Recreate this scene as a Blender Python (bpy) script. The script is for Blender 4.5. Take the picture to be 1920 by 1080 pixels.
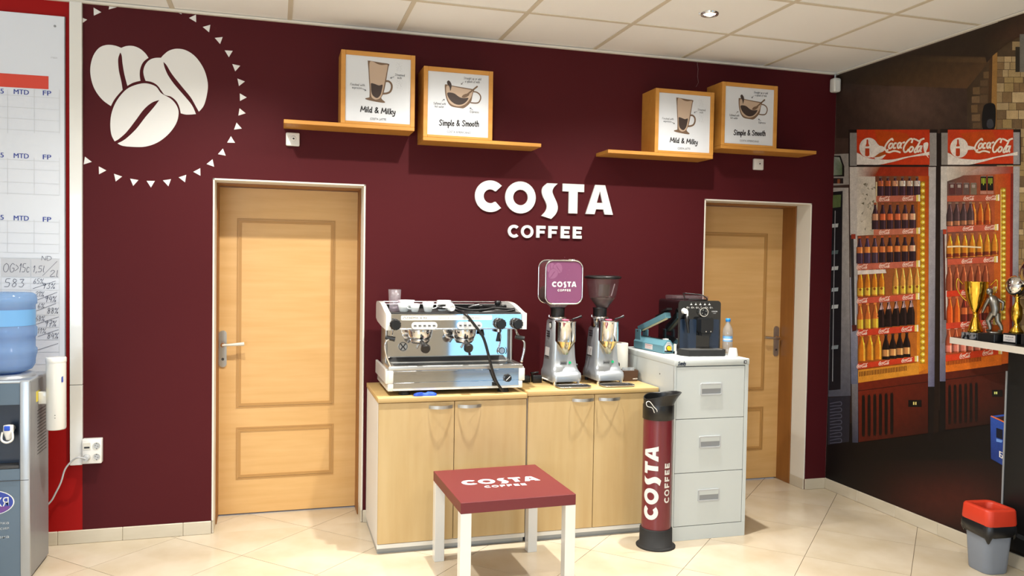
import bpy, bmesh, math, random
from mathutils import Vector, Matrix
from mathutils.geometry import tessellate_polygon
random.seed(7)
for _o in list(bpy.data.objects):
    bpy.data.objects.remove(_o)
scene = bpy.context.scene
COL = scene.collection
PI = math.pi

# ---------------------------------------------------------------- camera
FOCAL = 1509.12            # pixels at 1920 wide
CAM = Vector((0.54, -4.662, 1.515))
YAW, PITCH, ROLL = -0.284738, -0.03168, 0.016136
_cy, _sy, _cp, _sp = math.cos(YAW), math.sin(YAW), math.cos(PITCH), math.sin(PITCH)
FWD = Vector((-_sy * _cp, _cy * _cp, _sp))
_r = Vector((_cy, _sy, 0)); _u = _r.cross(FWD)
RGT = math.cos(ROLL) * _r + math.sin(ROLL) * _u
UP = -math.sin(ROLL) * _r + math.cos(ROLL) * _u
cd = bpy.data.cameras.new('camera')
cd.sensor_width = 36; cd.lens = FOCAL / 1920 * 36; cd.clip_start = 0.05
cam = bpy.data.objects.new('camera', cd)
cam.matrix_world = Matrix(((RGT.x, UP.x, -FWD.x, CAM.x), (RGT.y, UP.y, -FWD.y, CAM.y), (RGT.z, UP.z, -FWD.z, CAM.z), (0, 0, 0, 1)))
COL.objects.link(cam); scene.camera = cam

def ray(px, py):
    return RGT * ((px - 960) / FOCAL) - UP * ((py - 540) / FOCAL) + FWD
def on(axis, val, px, py):
    """the point of a world plane (axis = val) that the photograph shows at a pixel"""
    d = ray(px, py); t = (val - CAM[axis]) / d[axis]
    return CAM + d * t
def at(px, py, Y=0.0):
    return on(1, Y, px, py)

# ---------------------------------------------------------------- world, light, exposure
w = bpy.data.worlds.new('world'); scene.world = w; w.use_nodes = True
bg = w.node_tree.nodes['Background']
bg.inputs[0].default_value = (0.55, 0.72, 1.0, 1); bg.inputs[1].default_value = 0.6
def area(name, loc, rot, sx, sy, power, col):
    l = bpy.data.lights.new(name, 'AREA'); l.shape = 'RECTANGLE'; l.size = sx; l.size_y = sy
    l.energy = power; l.color = col
    o = bpy.data.objects.new(name, l); o.location = loc; o.rotation_euler = rot; COL.objects.link(o); return o
ROOM_X0, ROOM_X1, ROOM_Y0, ROOM_H = -3.2, 4.172, -7.0, 2.828
# daylight through the glazed entrance behind the camera; the added window gives cool fill
area('door_daylight', (3.45, ROOM_Y0 + 0.03, 1.12), (-PI / 2 + PI, 0, 0), 1.15, 2.1, 9, (0.30, 0.68, 1.0))
area('window_fill', (-1.5, ROOM_Y0 + 0.03, 1.45), (PI / 2, 0, 0), 2.4, 1.7, 95, (0.72, 0.86, 1.0))
SPILL_POWER = 76.0      # wide spill of each downlight
BEAM_POWER = 155.0     # its narrow reflector beam
SPOT_COLOR = (1.0, 0.965, 0.90)
SPOTS = [(0.3, -0.872), (1.5, -0.872), (2.7, -0.872), (0.3, -2.672), (1.5, -2.672), (2.7, -2.672), (-1.5, -2.672),
         (0.3, -4.472), (1.5, -4.472), (2.7, -4.472), (-1.5, -4.472)]
vs = scene.view_settings
vs.view_transform = 'Standard'; vs.look = 'None'; vs.gamma = 1.0; vs.use_curve_mapping = False
vs.exposure = 0.18
scene.cycles.max_bounces = 6; scene.cycles.diffuse_bounces = 4; scene.cycles.glossy_bounces = 4

# ---------------------------------------------------------------- materials
def lin(h):
    c = [int(h[i:i + 2], 16) / 255 for i in (0, 2, 4)]
    return tuple(x / 12.92 if x <= .04045 else ((x + .055) / 1.055) ** 2.4 for x in c) + (1,)
def mat(name, hexc, rough=.5, metal=0, spec=.5, trans=0, alpha=1, coat=0, emit=None, estr=0, noise=None, bump=None):
    m = bpy.data.materials.new(name); m.use_nodes = True
    nt = m.node_tree; b = nt.nodes['Principled BSDF']
    b.inputs['Base Color'].default_value = lin(hexc)
    b.inputs['Roughness'].default_value = rough; b.inputs['Metallic'].default_value = metal
    b.inputs['Specular IOR Level'].default_value = spec
    b.inputs['Coat Weight'].default_value = coat
    b.inputs['Alpha'].default_value = alpha
    if emit:
        b.inputs['Emission Color'].default_value = lin(emit); b.inputs['Emission Strength'].default_value = estr
    if noise or bump:
        tc = nt.nodes.new('ShaderNodeTexCoord'); mp = nt.nodes.new('ShaderNodeMapping')
        nt.links.new(tc.outputs['Object'], mp.inputs[0])
        nz = nt.nodes.new('ShaderNodeTexNoise'); nt.links.new(mp.outputs[0], nz.inputs[0])
    if noise:   # (scale vec, amount, hex2)
        sc, lo, hex2 = noise
        mp.inputs['Scale'].default_value = sc; nz.inputs['Scale'].default_value = 1; nz.inputs['Detail'].default_value = 5
        cr = nt.nodes.new('ShaderNodeValToRGB')
        cr.color_ramp.elements[0].position = lo; cr.color_ramp.elements[0].color = lin(hex2)
        cr.color_ramp.elements[1].position = 1 - lo; cr.color_ramp.elements[1].color = lin(hexc)
        nt.links.new(nz.outputs[0], cr.inputs[0]); nt.links.new(cr.outputs[0], b.inputs['Base Color'])
    if bump:
        n2 = nt.nodes.new('ShaderNodeTexNoise'); n2.inputs['Scale'].default_value = bump[0]; nt.links.new(tc.outputs['Object'], n2.inputs[0])
        bp = nt.nodes.new('ShaderNodeBump'); bp.inputs['Strength'].default_value = bump[1]; bp.inputs['Distance'].default_value = .002
        nt.links.new(n2.outputs[0], bp.inputs['Height']); nt.links.new(bp.outputs[0], b.inputs['Normal'])
    return m
def clear(name, hexc, tint=.9, gloss=.05, diffuse=0.0):
    """thin clear plastic or glass: see-through with a sheen"""
    m = bpy.data.materials.new(name); m.use_nodes = True; nt = m.node_tree
    for n in list(nt.nodes):
        if n.type != 'OUTPUT_MATERIAL': nt.nodes.remove(n)
    out = [n for n in nt.nodes if n.type == 'OUTPUT_MATERIAL'][0]
    tr = nt.nodes.new('ShaderNodeBsdfTransparent'); c = lin(hexc)
    tr.inputs[0].default_value = (c[0] * tint, c[1] * tint, c[2] * tint, 1)
    gl = nt.nodes.new('ShaderNodeBsdfGlossy'); gl.inputs['Roughness'].default_value = .08
    fr = nt.nodes.new('ShaderNodeLayerWeight'); fr.inputs[0].default_value = .3
    pw = nt.nodes.new('ShaderNodeMath'); pw.operation = 'POWER'; pw.inputs[1].default_value = 4; nt.links.new(fr.outputs['Facing'], pw.inputs[0])
    ad = nt.nodes.new('ShaderNodeMath'); ad.operation = 'MULTIPLY_ADD'; ad.inputs[1].default_value = .45; ad.inputs[2].default_value = gloss; ad.use_clamp = True
    nt.links.new(pw.outputs[0], ad.inputs[0])
    mx = nt.nodes.new('ShaderNodeMixShader'); nt.links.new(ad.outputs[0], mx.inputs[0])
    src = tr.outputs[0]
    if diffuse:
        df = nt.nodes.new('ShaderNodeBsdfDiffuse'); df.inputs[0].default_value = c
        m2 = nt.nodes.new('ShaderNodeMixShader'); m2.inputs[0].default_value = diffuse
        nt.links.new(tr.outputs[0], m2.inputs[1]); nt.links.new(df.outputs[0], m2.inputs[2]); src = m2.outputs[0]
    nt.links.new(src, mx.inputs[1]); nt.links.new(gl.outputs[0], mx.inputs[2]); nt.links.new(mx.outputs[0], out.inputs[0])
    return m
def printed(name):
    m = bpy.data.materials.new(name); m.use_nodes = True; nt = m.node_tree; b = nt.nodes['Principled BSDF']
    a = nt.nodes.new('ShaderNodeAttribute'); a.attribute_name = 'Col'
    tc = nt.nodes.new('ShaderNodeTexCoord'); geo = nt.nodes.new('ShaderNodeNewGeometry'); last = a.outputs['Color']
    for sc, lo, hi in ((24, .88, 1.12), (170, .88, 1.12)):      # photographic mottle of the print
        nz = nt.nodes.new('ShaderNodeTexNoise'); nz.inputs['Scale'].default_value = sc; nz.inputs['Detail'].default_value = 4; nt.links.new(geo.outputs['Position'], nz.inputs[0])
        mr = nt.nodes.new('ShaderNodeMapRange'); mr.inputs[1].default_value = .3; mr.inputs[2].default_value = .7; mr.inputs[3].default_value = lo; mr.inputs[4].default_value = hi; nt.links.new(nz.outputs[0], mr.inputs[0])
        vm = nt.nodes.new('ShaderNodeVectorMath'); vm.operation = 'SCALE'; nt.links.new(last, vm.inputs[0]); nt.links.new(mr.outputs[0], vm.inputs['Scale']); last = vm.outputs[0]
    nt.links.new(last, b.inputs['Base Color'])
    b.inputs['Roughness'].default_value = .55; b.inputs['Specular IOR Level'].default_value = .3
    return m
M = dict(
    maroon=mat('maroon_paint', '4a151a', .6, spec=.13, bump=(60, .06)),
    red=mat('red_paint', '98100f', .6, spec=.15, bump=(60, .06)),
    plaster=mat('white_plaster', 'ddd8cc', .8, bump=(40, .2)),
    shellwall=mat('room_white', 'e6e2da', .9), rearwall=mat('rear_wall_paint', 'd2cabb', .9),
    ceil=mat('ceiling_tile', 'f4f5f4', .95, spec=.1, bump=(220, .3)),
    bar=mat('ceiling_grid', 'd2c9b6', .7),
    tile=mat('floor_tile', 'c5b8a3', .22, spec=.5, noise=((3, 3, 3), .35, 'b8a98f')),
    grout=mat('grout', '6b5d4c', .9),
    skirt=mat('skirting', 'cfc6b4', .45, noise=((2, 2, 9), .3, 'bdb29c')),
    door=mat('door_veneer', 'dbb074', .45, noise=((2, 2, 26), .3, 'd0a263')),
    groove=mat('door_groove', 'b5884c', .5),
    frame=mat('door_frame', '94602a', .45, noise=((18, 18, 2), .3, '865422')),
    beech=mat('beech_front', 'c2a87a', .4, noise=((16, 16, 1.6), .3, 'b79a69')),
    beechtop=mat('beech_top', 'c2a570', .35, noise=((2, 16, 16), .3, 'b79863')),
    shelf=mat('shelf_wood', 'c98f42', .45, noise=((2.5, 20, 20), .3, 'bd8236')),
    carcass=mat('carcass_white', 'd9d6cf', .5),
    plinth=mat('plinth_grey', '9aa0a6', .3, metal=.5),
    white=mat('white_plastic', 'e9e8e3', .35),
    gloss=mat('white_gloss', 'dfdfda', .18, coat=.3),
    letter=mat('white_letter', 'dedddA', .4),
    offw=mat('off_white', 'd9d6cb', .5),
    cab=mat('grey_metal_paint', 'c6cccb', .42),
    gap=mat('dark_gap', '2c2a28', .8),
    steel=mat('steel', 'c9c9c9', .25, metal=1), brushed=mat('brushed_steel', 'b9b8b4', .38, metal=1),
    mirror=mat('mirror_steel', 'e4e4e6', .045, metal=1),
    chrome=mat('chrome', 'e0e0e0', .06, metal=1),
    black=mat('black_plastic', '121213', .35), blackm=mat('black_rubber', '191818', .7),
    blackg=mat('black_gloss', '0b0c0e', .12, coat=.5),
    dgrey=mat('dark_grey', '3a3a3b', .5), grey=mat('grey', '8c8f92', .45), lgrey=mat('light_grey', 'b5b8ba', .4),
    silver=mat('silver_paint', 'aeb3b8', .3, metal=.55),
    gold=mat('gold', 'e8bf4a', .12, metal=1), brass=mat('brass', 'ecdcb4', .15, metal=1), pewter=mat('pewter', '8f8d88', .35, metal=1),
    tabletop=mat('table_red', '681f27', .4), tube=mat('tube_red', '6c2029', .3, coat=.25),
    purple=mat('hopper_label', '7d4468', .18, coat=.6), purplet=mat('hopper_label_tint', '8d5a7a', .2),
    porcelain=mat('porcelain', 'dfe4e4', .18, coat=.3),
    glass=clear('clear_glass', 'faf6fa', .97, .05, .05), plastic=clear('clear_plastic', 'f2f5f6', .95, .06, .14),
    bluebottle=clear('blue_plastic', 'b2d2f2', .98, .03, .32), bluelabel=mat('bottle_label', '6fa8de', .4),
    hopper=clear('smoked_plastic', 'efe6ea', .95, .04, .04),
    beans=mat('coffee_beans', '20120b', .5, noise=((120, 120, 120), .3, '4a2c18')),
    brown=mat('brown_plastic', '4e3525', .4), redlid=mat('red_plastic', 'c8371e', .45), bin=mat('bin_grey', '7f8794', .5),
    bag=mat('black_bag', '16171a', .3), sealer=mat('sealer_teal', '5d8a96', .4), sealerd=mat('sealer_dark', '3c5a66', .45),
    yellow=mat('yellow', 'e8b81c', .4), blue=mat('blue', '2352c8', .6), bluecap=mat('blue_cap', '1c84d8', .4),
    navy=mat('navy_panel', '1d2a3c', .25), bluegrey=mat('blue_grey_panel', '5a6a78', .25, metal=.3), coolgrey=mat('cooler_side', '8d8e90', .4, metal=.3),
    paper=mat('paper', 'd9dfe8', .55), papergrey=mat('paper_grey', 'c6c9cf', .6), gridline=mat('grid_line', 'cdd2d8', .6), ink=mat('ink_blue', '2b3f96', .6), penink=mat('pen_ink', '3f4258', .6),
    banner=mat('banner_red', 'cf3a1e', .5), poster=mat('poster_white', 'd3d6da', .5), pbrown=mat('print_brown', '6d5540', .6), pmilk=mat('print_milk', 'b8a08a', .6), pdark=mat('print_dark', '3a2c26', .6), pblack=mat('print_black', '1c1718', .6),
    marble=mat('black_marble', '17171a', .15, noise=((60, 60, 60), .42, '77787c')), green=mat('green_lamp', '0c8a52', .2, emit='18d080', estr=.6),
    lens=mat('lamp_lens', 'fff4e0', .4, emit='fff0d8', estr=28), counter=mat('counter_white', 'cfcac0', .4),
    badge=mat('badge_blue', '2a3f9a', .3), badgep=mat('badge_purple', '6a3b88', .3), sticker=mat('sticker', 'cfcac8', .5), pink=mat('pink', 'd05a78', .5), cream=mat('cream_strip', 'e8dcb0', .4),
    print=printed('mural_print'), yellowtag=mat('yellow_tag', 'd8c43a', .5), web=mat('cobweb', 'a89a9a', .8),
)
def glazing():
    return clear('window_glass', 'e8f4ff', .95, .03)

# ---------------------------------------------------------------- mesh builder
WL = {}
class MB:
    def __init__(self, m='white', tf=None):
        self.v = []; self.f = []; self.fm = []; self.fs = []; self.fc = []; self.mats = []; self.tf = tf; self.k = 0; self.use(m)
    def use(self, m):
        m = M[m] if isinstance(m, str) else m
        if m not in self.mats: self.mats.append(m)
        self.cur = self.mats.index(m); return self
    def add(self, vs, fs, smooth=False, col=None):
        b = len(self.v)
        for q in vs:
            q = Vector(q); self.v.append(self.tf @ q if self.tf else q)
        for f in fs:
            self.f.append([b + i for i in f]); self.fm.append(self.cur); self.fs.append(smooth); self.fc.append(col)
        return self
    def box(self, x0, x1, y0, y1, z0, z1, bev=0, seg=2):
        x0, x1 = min(x0, x1), max(x0, x1); y0, y1 = min(y0, y1), max(y0, y1); z0, z1 = min(z0, z1), max(z0, z1)
        vs = [(x, y, z) for z in (z0, z1) for y in (y0, y1) for x in (x0, x1)]
        fs = [(0, 2, 3, 1), (4, 5, 7, 6), (0, 1, 5, 4), (1, 3, 7, 5), (3, 2, 6, 7), (2, 0, 4, 6)]
        if bev <= 0: return self.add(vs, fs)
        bm = bmesh.new(); bv = [bm.verts.new(q) for q in vs]
        for f in fs: bm.faces.new([bv[i] for i in f])
        bmesh.ops.bevel(bm, geom=list(bm.edges), offset=bev, segments=seg, affect='EDGES', profile=.5)
        bm.verts.index_update()
        self.add([q.co.copy() for q in bm.verts], [[q.index for q in f.verts] for f in bm.faces], smooth=seg > 1); bm.free(); return self
    def prism(self, pts, fr, d0, d1, holes=()):
        """flat outline (2-D, with holes) in frame fr = (origin, ux, uy, un), filled between depths d0 and d1 along un"""
        o, ux, uy, un = [Vector(q) for q in fr]
        loops = [list(pts)] + [list(h) for h in holes]
        flat = [q for l in loops for q in l]; n = len(flat)
        tris = tessellate_polygon([[Vector((q[0], q[1], 0)) for q in l] for l in loops])
        top = [o + ux * q[0] + uy * q[1] + un * d1 for q in flat]
        if abs(d1 - d0) < 1e-9:
            nrm = ux.cross(uy); flip = nrm.dot(un) < 0
            ok = []
            for t in tris:
                a, b, c = [flat[i] for i in t]
                s = (b[0] - a[0]) * (c[1] - a[1]) - (b[1] - a[1]) * (c[0] - a[0])
                ok.append(tuple(t) if (s > 0) != flip else tuple(reversed(t)))
            return self.add(top, ok)
        bot = [o + ux * q[0] + uy * q[1] + un * d0 for q in flat]
        fs = []; flip = (ux.cross(uy).dot(un) < 0) != (d1 < d0)
        for t in tris:
            a, b, c = [flat[i] for i in t]
            s = (b[0] - a[0]) * (c[1] - a[1]) - (b[1] - a[1]) * (c[0] - a[0])
            t = tuple(t) if (s > 0) != flip else tuple(reversed(t))
            fs.append(t); fs.append(tuple(n + i for i in reversed(t)))
        k = 0
        for li, l in enumerate(loops):
            ar = sum(l[i][0] * l[(i + 1) % len(l)][1] - l[(i + 1) % len(l)][0] * l[i][1] for i in range(len(l)))
            rev = (ar > 0) == (li == 0)
            for i in range(len(l)):
                a, b = k + i, k + (i + 1) % len(l)
                q = (a, n + a, n + b, b) if rev != flip else (a, b, n + b, n + a)
                fs.append(q)
            k += len(l)
        return self.add(top + bot, fs)
    def cyl(self, p0, p1, r0, r1=None, n=20, caps=True):
        p0, p1 = Vector(p0), Vector(p1); r1 = r0 if r1 is None else r1
        d = (p1 - p0).normalized(); a = d.orthogonal().normalized(); b = d.cross(a)
        ring = [a * math.cos(2 * PI * i / n) + b * math.sin(2 * PI * i / n) for i in range(n)]
        vs = [p0 + q * r0 for q in ring] + [p1 + q * r1 for q in ring]
        self.add(vs, [(i, (i + 1) % n, n + (i + 1) % n, n + i) for i in range(n)], smooth=True)
        if caps:
            if r0 > 0: self.add([p0 + q * r0 for q in ring], [tuple(reversed(range(n)))])
            if r1 > 0: self.add([p1 + q * r1 for q in ring], [tuple(range(n))])
        return self
    def lathe(self, prof, c=(0, 0, 0), n=32, sx=1, sy=1):
        """profile [(radius, z)...] turned about a vertical axis through c"""
        c = Vector(c); vs = []; fs = []
        for r, z in prof:
            for i in range(n):
                t = 2 * PI * i / n; vs.append(c + Vector((r * sx * math.cos(t), r * sy * math.sin(t), z)))
        for k in range(len(prof) - 1):
            for i in range(n):
                j = (i + 1) % n; fs.append((k * n + i, k * n + j, (k + 1) * n + j, (k + 1) * n + i))
        return self.add(vs, fs, smooth=True)
    def tube(self, pts, r, n=8, caps=True):
        pts = [Vector(q) for q in pts]; rs = r if isinstance(r, (list, tuple)) else [r] * len(pts)
        vs = []; fs = []; a = None
        for i, q in enumerate(pts):
            d = (pts[min(i + 1, len(pts) - 1)] - pts[max(i - 1, 0)]).normalized()
            a = d.orthogonal().normalized() if a is None else (a - d * a.dot(d)).normalized()
            b = d.cross(a)
            for k in range(n):
                t = 2 * PI * k / n; vs.append(q + (a * math.cos(t) + b * math.sin(t)) * rs[i])
        for i in range(len(pts) - 1):
            for k in range(n):
                j = (k + 1) % n; fs.append((i * n + k, i * n + j, (i + 1) * n + j, (i + 1) * n + k))
        self.add(vs, fs, smooth=True)
        if caps:
            self.add(vs[:n], [tuple(reversed(range(n)))]); self.add(vs[-n:], [tuple(range(n))])
        return self
    def loft(self, rings, smooth=True, cap=True):
        n = len(rings[0]); vs = [q for r in rings for q in r]; fs = []
        for k in range(len(rings) - 1):
            for i in range(n):
                j = (i + 1) % n; fs.append((k * n + i, k * n + j, (k + 1) * n + j, (k + 1) * n + i))
        self.add(vs, fs, smooth=smooth)
        if cap: self.add(rings[0], [tuple(reversed(range(n)))]); self.add(rings[-1], [tuple(range(n))])
        return self
    def sphere(self, c, r, n=20, m=12, sz=1, sx=1, sy=1):
        return self.lathe([(max(1e-4, r * math.sin(PI * k / m)), -r * sz * math.cos(PI * k / m)) for k in range(m + 1)], c, n, sx, sy)
    def ribbon(self, pts, w, fr, d=0.0, n_end=4):
        """a pen stroke of half width w (number or list) along 2-D points in frame fr"""
        o, ux, uy, un = [Vector(q) for q in fr]; ws = w if isinstance(w, (list, tuple)) else [w] * len(pts)
        L = []; R = []; self.k += 1; d += (self.k % 30) * 1.2e-5      # strokes that cross lie one on the other
        for i, q in enumerate(pts):
            a = pts[max(i - 1, 0)]; b = pts[min(i + 1, len(pts) - 1)]
            dx, dy = b[0] - a[0], b[1] - a[1]; l = math.hypot(dx, dy) or 1e-9
            nx, ny = -dy / l * ws[i], dx / l * ws[i]
            L.append((q[0] + nx, q[1] + ny)); R.append((q[0] - nx, q[1] - ny))
        loop = L + R[::-1]; n = len(pts)
        flip = ux.cross(uy).dot(un) < 0
        vs = [o + ux * q[0] + uy * q[1] + un * d for q in L + R]
        fs = [((i, n + i, n + i + 1, i + 1) if not flip else (i, i + 1, n + i + 1, n + i)) for i in range(n - 1)]
        self.add(vs, fs)
        for e in (0, -1):
            q = pts[e]; rr = ws[e]
            if rr > 0 and n_end:
                m = 8; self.add([o + ux * (q[0] + rr * math.cos(2 * PI * k / m)) + uy * (q[1] + rr * math.sin(2 * PI * k / m)) + un * (d + 6e-6) for k in range(m)],
                                [tuple(range(m)) if not flip else tuple(reversed(range(m)))])
        return self
    def build(self, name, parent=None, **props):
        if not self.v: return None
        me = bpy.data.meshes.new(name)
        xs = [q.x for q in self.v]; ys = [q.y for q in self.v]; zs = [q.z for q in self.v]
        c = Vector(((min(xs) + max(xs)) / 2, (min(ys) + max(ys)) / 2, min(zs)))
        me.from_pydata([q - c for q in self.v], [], self.f)
        for m in self.mats: me.materials.append(m)
        me.polygons.foreach_set('material_index', self.fm); me.polygons.foreach_set('use_smooth', self.fs)
        if any(q is not None for q in self.fc):
            at_ = me.color_attributes.new('Col', 'FLOAT_COLOR', 'CORNER'); k = 0
            for f, cc in zip(self.f, self.fc):
                for j in range(len(f)):
                    q = cc[j] if isinstance(cc, list) else cc
                    at_.data[k].color = q or (0, 0, 0, 1); k += 1
        me.update()
        o = bpy.data.objects.new(name, me); COL.objects.link(o)
        WL[o] = c
        if parent is not None: o.parent = parent; o.location = c - WL[parent]
        else: o.location = c
        for k, v in props.items(): o[k] = v
        return o
def thing(name, label, cat, loc, group=None, kind=None):
    o = bpy.data.objects.new(name, None); o.empty_display_size = .1; COL.objects.link(o)
    o.location = loc; WL[o] = Vector(loc)
    if label: o['label'] = label
    if cat: o['category'] = cat
    if group: o['group'] = group
    if kind: o['kind'] = kind
    return o
def spline(pts, n=6, closed=False):
    P = [Vector((q[0], q[1])) if len(q) == 2 else Vector(q) for q in pts]; out = []; m = len(P)
    if m < 3 and not closed: return [tuple(q) for q in P]
    rng = range(m) if closed else range(m - 1)
    for i in rng:
        p0 = P[(i - 1) % m] if closed or i > 0 else P[0]; p1 = P[i]; p2 = P[(i + 1) % m]; p3 = P[(i + 2) % m] if closed or i + 2 < m else P[-1]
        for k in range(n):
            t = k / n
            out.append(tuple(.5 * ((2 * p1) + (p2 - p0) * t + (2 * p0 - 5 * p1 + 4 * p2 - p3) * t * t + (3 * p1 - p0 - 3 * p2 + p3) * t ** 3)))
    if not closed: out.append(tuple(P[-1]))
    return out
def arc(cx, cy, r, a0, a1, n=28):
    return [(cx + r * math.cos(math.radians(a0 + (a1 - a0) * i / n)), cy + r * math.sin(math.radians(a0 + (a1 - a0) * i / n))) for i in range(n + 1)]
def circ(cx, cy, r, n=36): return arc(cx, cy, r, 0, 360, n)[:-1]
def rrect(x0, x1, y0, y1, r, n=5):
    out = []
    for cx, cy, a in ((x1 - r, y1 - r, 0), (x0 + r, y1 - r, 90), (x0 + r, y0 + r, 180), (x1 - r, y0 + r, 270)):
        out += arc(cx, cy, r, a, a + 90, n)
    return out
X, Y, Z = Vector((1, 0, 0)), Vector((0, 1, 0)), Vector((0, 0, 1))
def front(x=0, y=0, z=0): return (Vector((x, y, z)), X, Z, -Y)      # a face that looks at the room (-Y)

# ---------------------------------------------------------------- handwriting and type
_G = {
'A': (.8, ['0,0 .4,1 .78,0', '.15,.35 .65,.35']), 'B': (.7, ['.1,0 .1,1 .5,.95 .55,.7 .15,.52 .6,.4 .6,.1 .1,0']), 'C': (.75, ['.7,.85 .4,1 .1,.6 .15,.15 .45,0 .72,.15']),
'D': (.8, ['.1,1 .1,0 .55,.1 .75,.5 .55,.9 .05,1']), 'E': (.65, ['.6,.98 .1,1 .1,0 .6,.02', '.1,.5 .5,.52']), 'F': (.65, ['.65,1 .1,.97 .12,0', '.1,.52 .5,.55']),
'G': (.8, ['.72,.85 .4,1 .1,.55 .3,.02 .7,.1 .72,.45 .45,.45']), 'L': (.6, ['.1,1 .1,0 .55,.02']), 'M': (1.0, ['.04,0 .16,1', '.16,1 .5,.3 .84,1', '.84,1 .95,0']),
'N': (.8, ['.08,0 .1,1', '.1,1 .68,0', '.68,0 .72,1']), 'O': (.85, ['.42,1 .1,.75 .1,.25 .42,0 .75,.25 .75,.75 .42,1']), 'S': (.75, ['.68,.82 .4,1 .12,.78 .35,.52 .6,.28 .38,0 .05,.16']), 'T': (.75, ['.02,1 .72,1', '.38,1 .36,0']),
'a': (.55, ['.45,.5 .2,.55 .08,.25 .22,0 .45,.3', '.46,.58 .46,.08 .54,0']), 'c': (.48, ['.44,.5 .22,.6 .08,.3 .22,0 .45,.1']), 'd': (.6, ['.48,.48 .22,.58 .08,.28 .24,0 .48,.25', '.48,1 .48,.08 .56,0']),
'e': (.5, ['.1,.3 .42,.38 .3,.6 .1,.42 .14,.08 .3,0 .46,.12']), 'f': (.4, ['.4,.95 .22,1 .16,.7 .16,-.15', '.02,.58 .34,.6']), 'h': (.55, ['.1,1 .1,0', '.1,.4 .3,.62 .44,.45 .46,0']), 'i': (.26, ['.12,.6 .13,0', '.12,.84 .13,.86']),
'k': (.55, ['.1,1 .12,0', '.5,.62 .14,.3', '.16,.32 .54,0']), 'l': (.27, ['.12,1 .1,.15 .22,0']), 'm': (.85, ['.08,.6 .1,0', '.1,.4 .28,.6 .42,.42 .43,0', '.43,.4 .6,.6 .75,.42 .76,0']), 'n': (.55, ['.08,.6 .1,0', '.1,.4 .3,.62 .45,.42 .46,0']),
'o': (.55, ['.27,.58 .1,.42 .1,.16 .27,0 .45,.16 .45,.42 .27,.58']), 'p': (.55, ['.1,.6 .1,-.4', '.1,.42 .32,.6 .48,.3 .3,0 .1,.15']), 'r': (.4, ['.08,.6 .1,0', '.1,.38 .25,.58 .38,.55']), 's': (.45, ['.38,.52 .22,.62 .1,.45 .34,.25 .26,.02 .05,.08']),
't': (.4, ['.18,.9 .18,.12 .34,.02', '.02,.6 .36,.6']), 'u': (.55, ['.08,.6 .1,.15 .26,0 .44,.2', '.45,.6 .45,.08 .53,0']), 'w': (.75, ['.05,.6 .2,0 .36,.45 .52,0 .7,.6']), 'y': (.55, ['.06,.6 .14,.25 .36,.2', '.48,.6 .44,0 .3,-.35 .06,-.32']), 'g': (.55, ['.44,.5 .2,.58 .08,.3 .24,.02 .44,.3', '.45,.58 .43,-.2 .25,-.4 .06,-.3']),
'&': (.8, ['.74,.02 .2,.72 .32,1 .5,.82 .1,.3 .3,0 .68,.42']), '>': (.6, ['.08,.85 .5,.5 .05,.15']), ',': (.25, ['.15,.08 .06,-.18']), '.': (.25, ['.1,.02 .12,.03']), '/': (.6, ['.0,-.25 .6,1.05']), '-': (.4, ['.05,.4 .35,.42']), "'": (.2, ['.1,1 .08,.8']),
'0': (.65, ['.32,1 .08,.6 .2,.05 .5,.15 .56,.75 .32,1']), '1': (.35, ['.06,.72 .22,1 .18,0']), '2': (.65, ['.1,.78 .3,1 .52,.78 .1,.05 .6,.1']), '3': (.6, ['.1,.92 .45,.95 .28,.58', '.28,.58 .5,.35 .35,.02 .06,.1']), '4': (.6, ['.25,1 .08,.45 .5,.5', '.48,.9 .42,0']),
'5': (.6, ['.5,1 .15,.96 .12,.58', '.12,.58 .48,.5 .42,.08 .06,.05']), '6': (.6, ['.42,1 .12,.45 .2,.02 .48,.15 .42,.45 .14,.35']), '7': (.6, ['.08,.95 .5,1 .2,0', '.12,.5 .48,.55']), '8': (.6, ['.46,.85 .2,.98 .16,.68 .46,.35 .3,.02 .1,.25 .48,.75']), '9': (.6, ['.46,.8 .2,.98 .12,.65 .45,.62 .44,.9 .3,0']), '%': (.7, ['.15,.95 .05,.75 .22,.7 .2,.95', '.6,1 .08,0', '.48,.3 .4,.08 .58,.05 .55,.3']),
' ': (.4, [])}
def pen(mb, text, fr, x, y, h, w, wid=None, slant=0.0, track=.05):
    """handwriting: text from (x, y) in frame fr, cap height h, stroke half width w; squeezed or stretched to width wid"""
    tot = sum(_G.get(c, _G[' '])[0] + track for c in text) * h
    k = (wid / tot) if wid else 1.0
    cx = 0
    for c in text:
        gw, ss = _G.get(c, _G[' '])
        for s in ss:
            pts = [tuple(map(float, q.split(','))) for q in s.split()]
            pts = spline(pts, 4) if len(pts) > 2 else pts
            pts = [(x + ((cx + a) * k + slant * b) * h, y + b * h) for a, b in pts]
            mb.ribbon(pts, w, fr)
        cx += gw + track
    return tot * k
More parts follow.
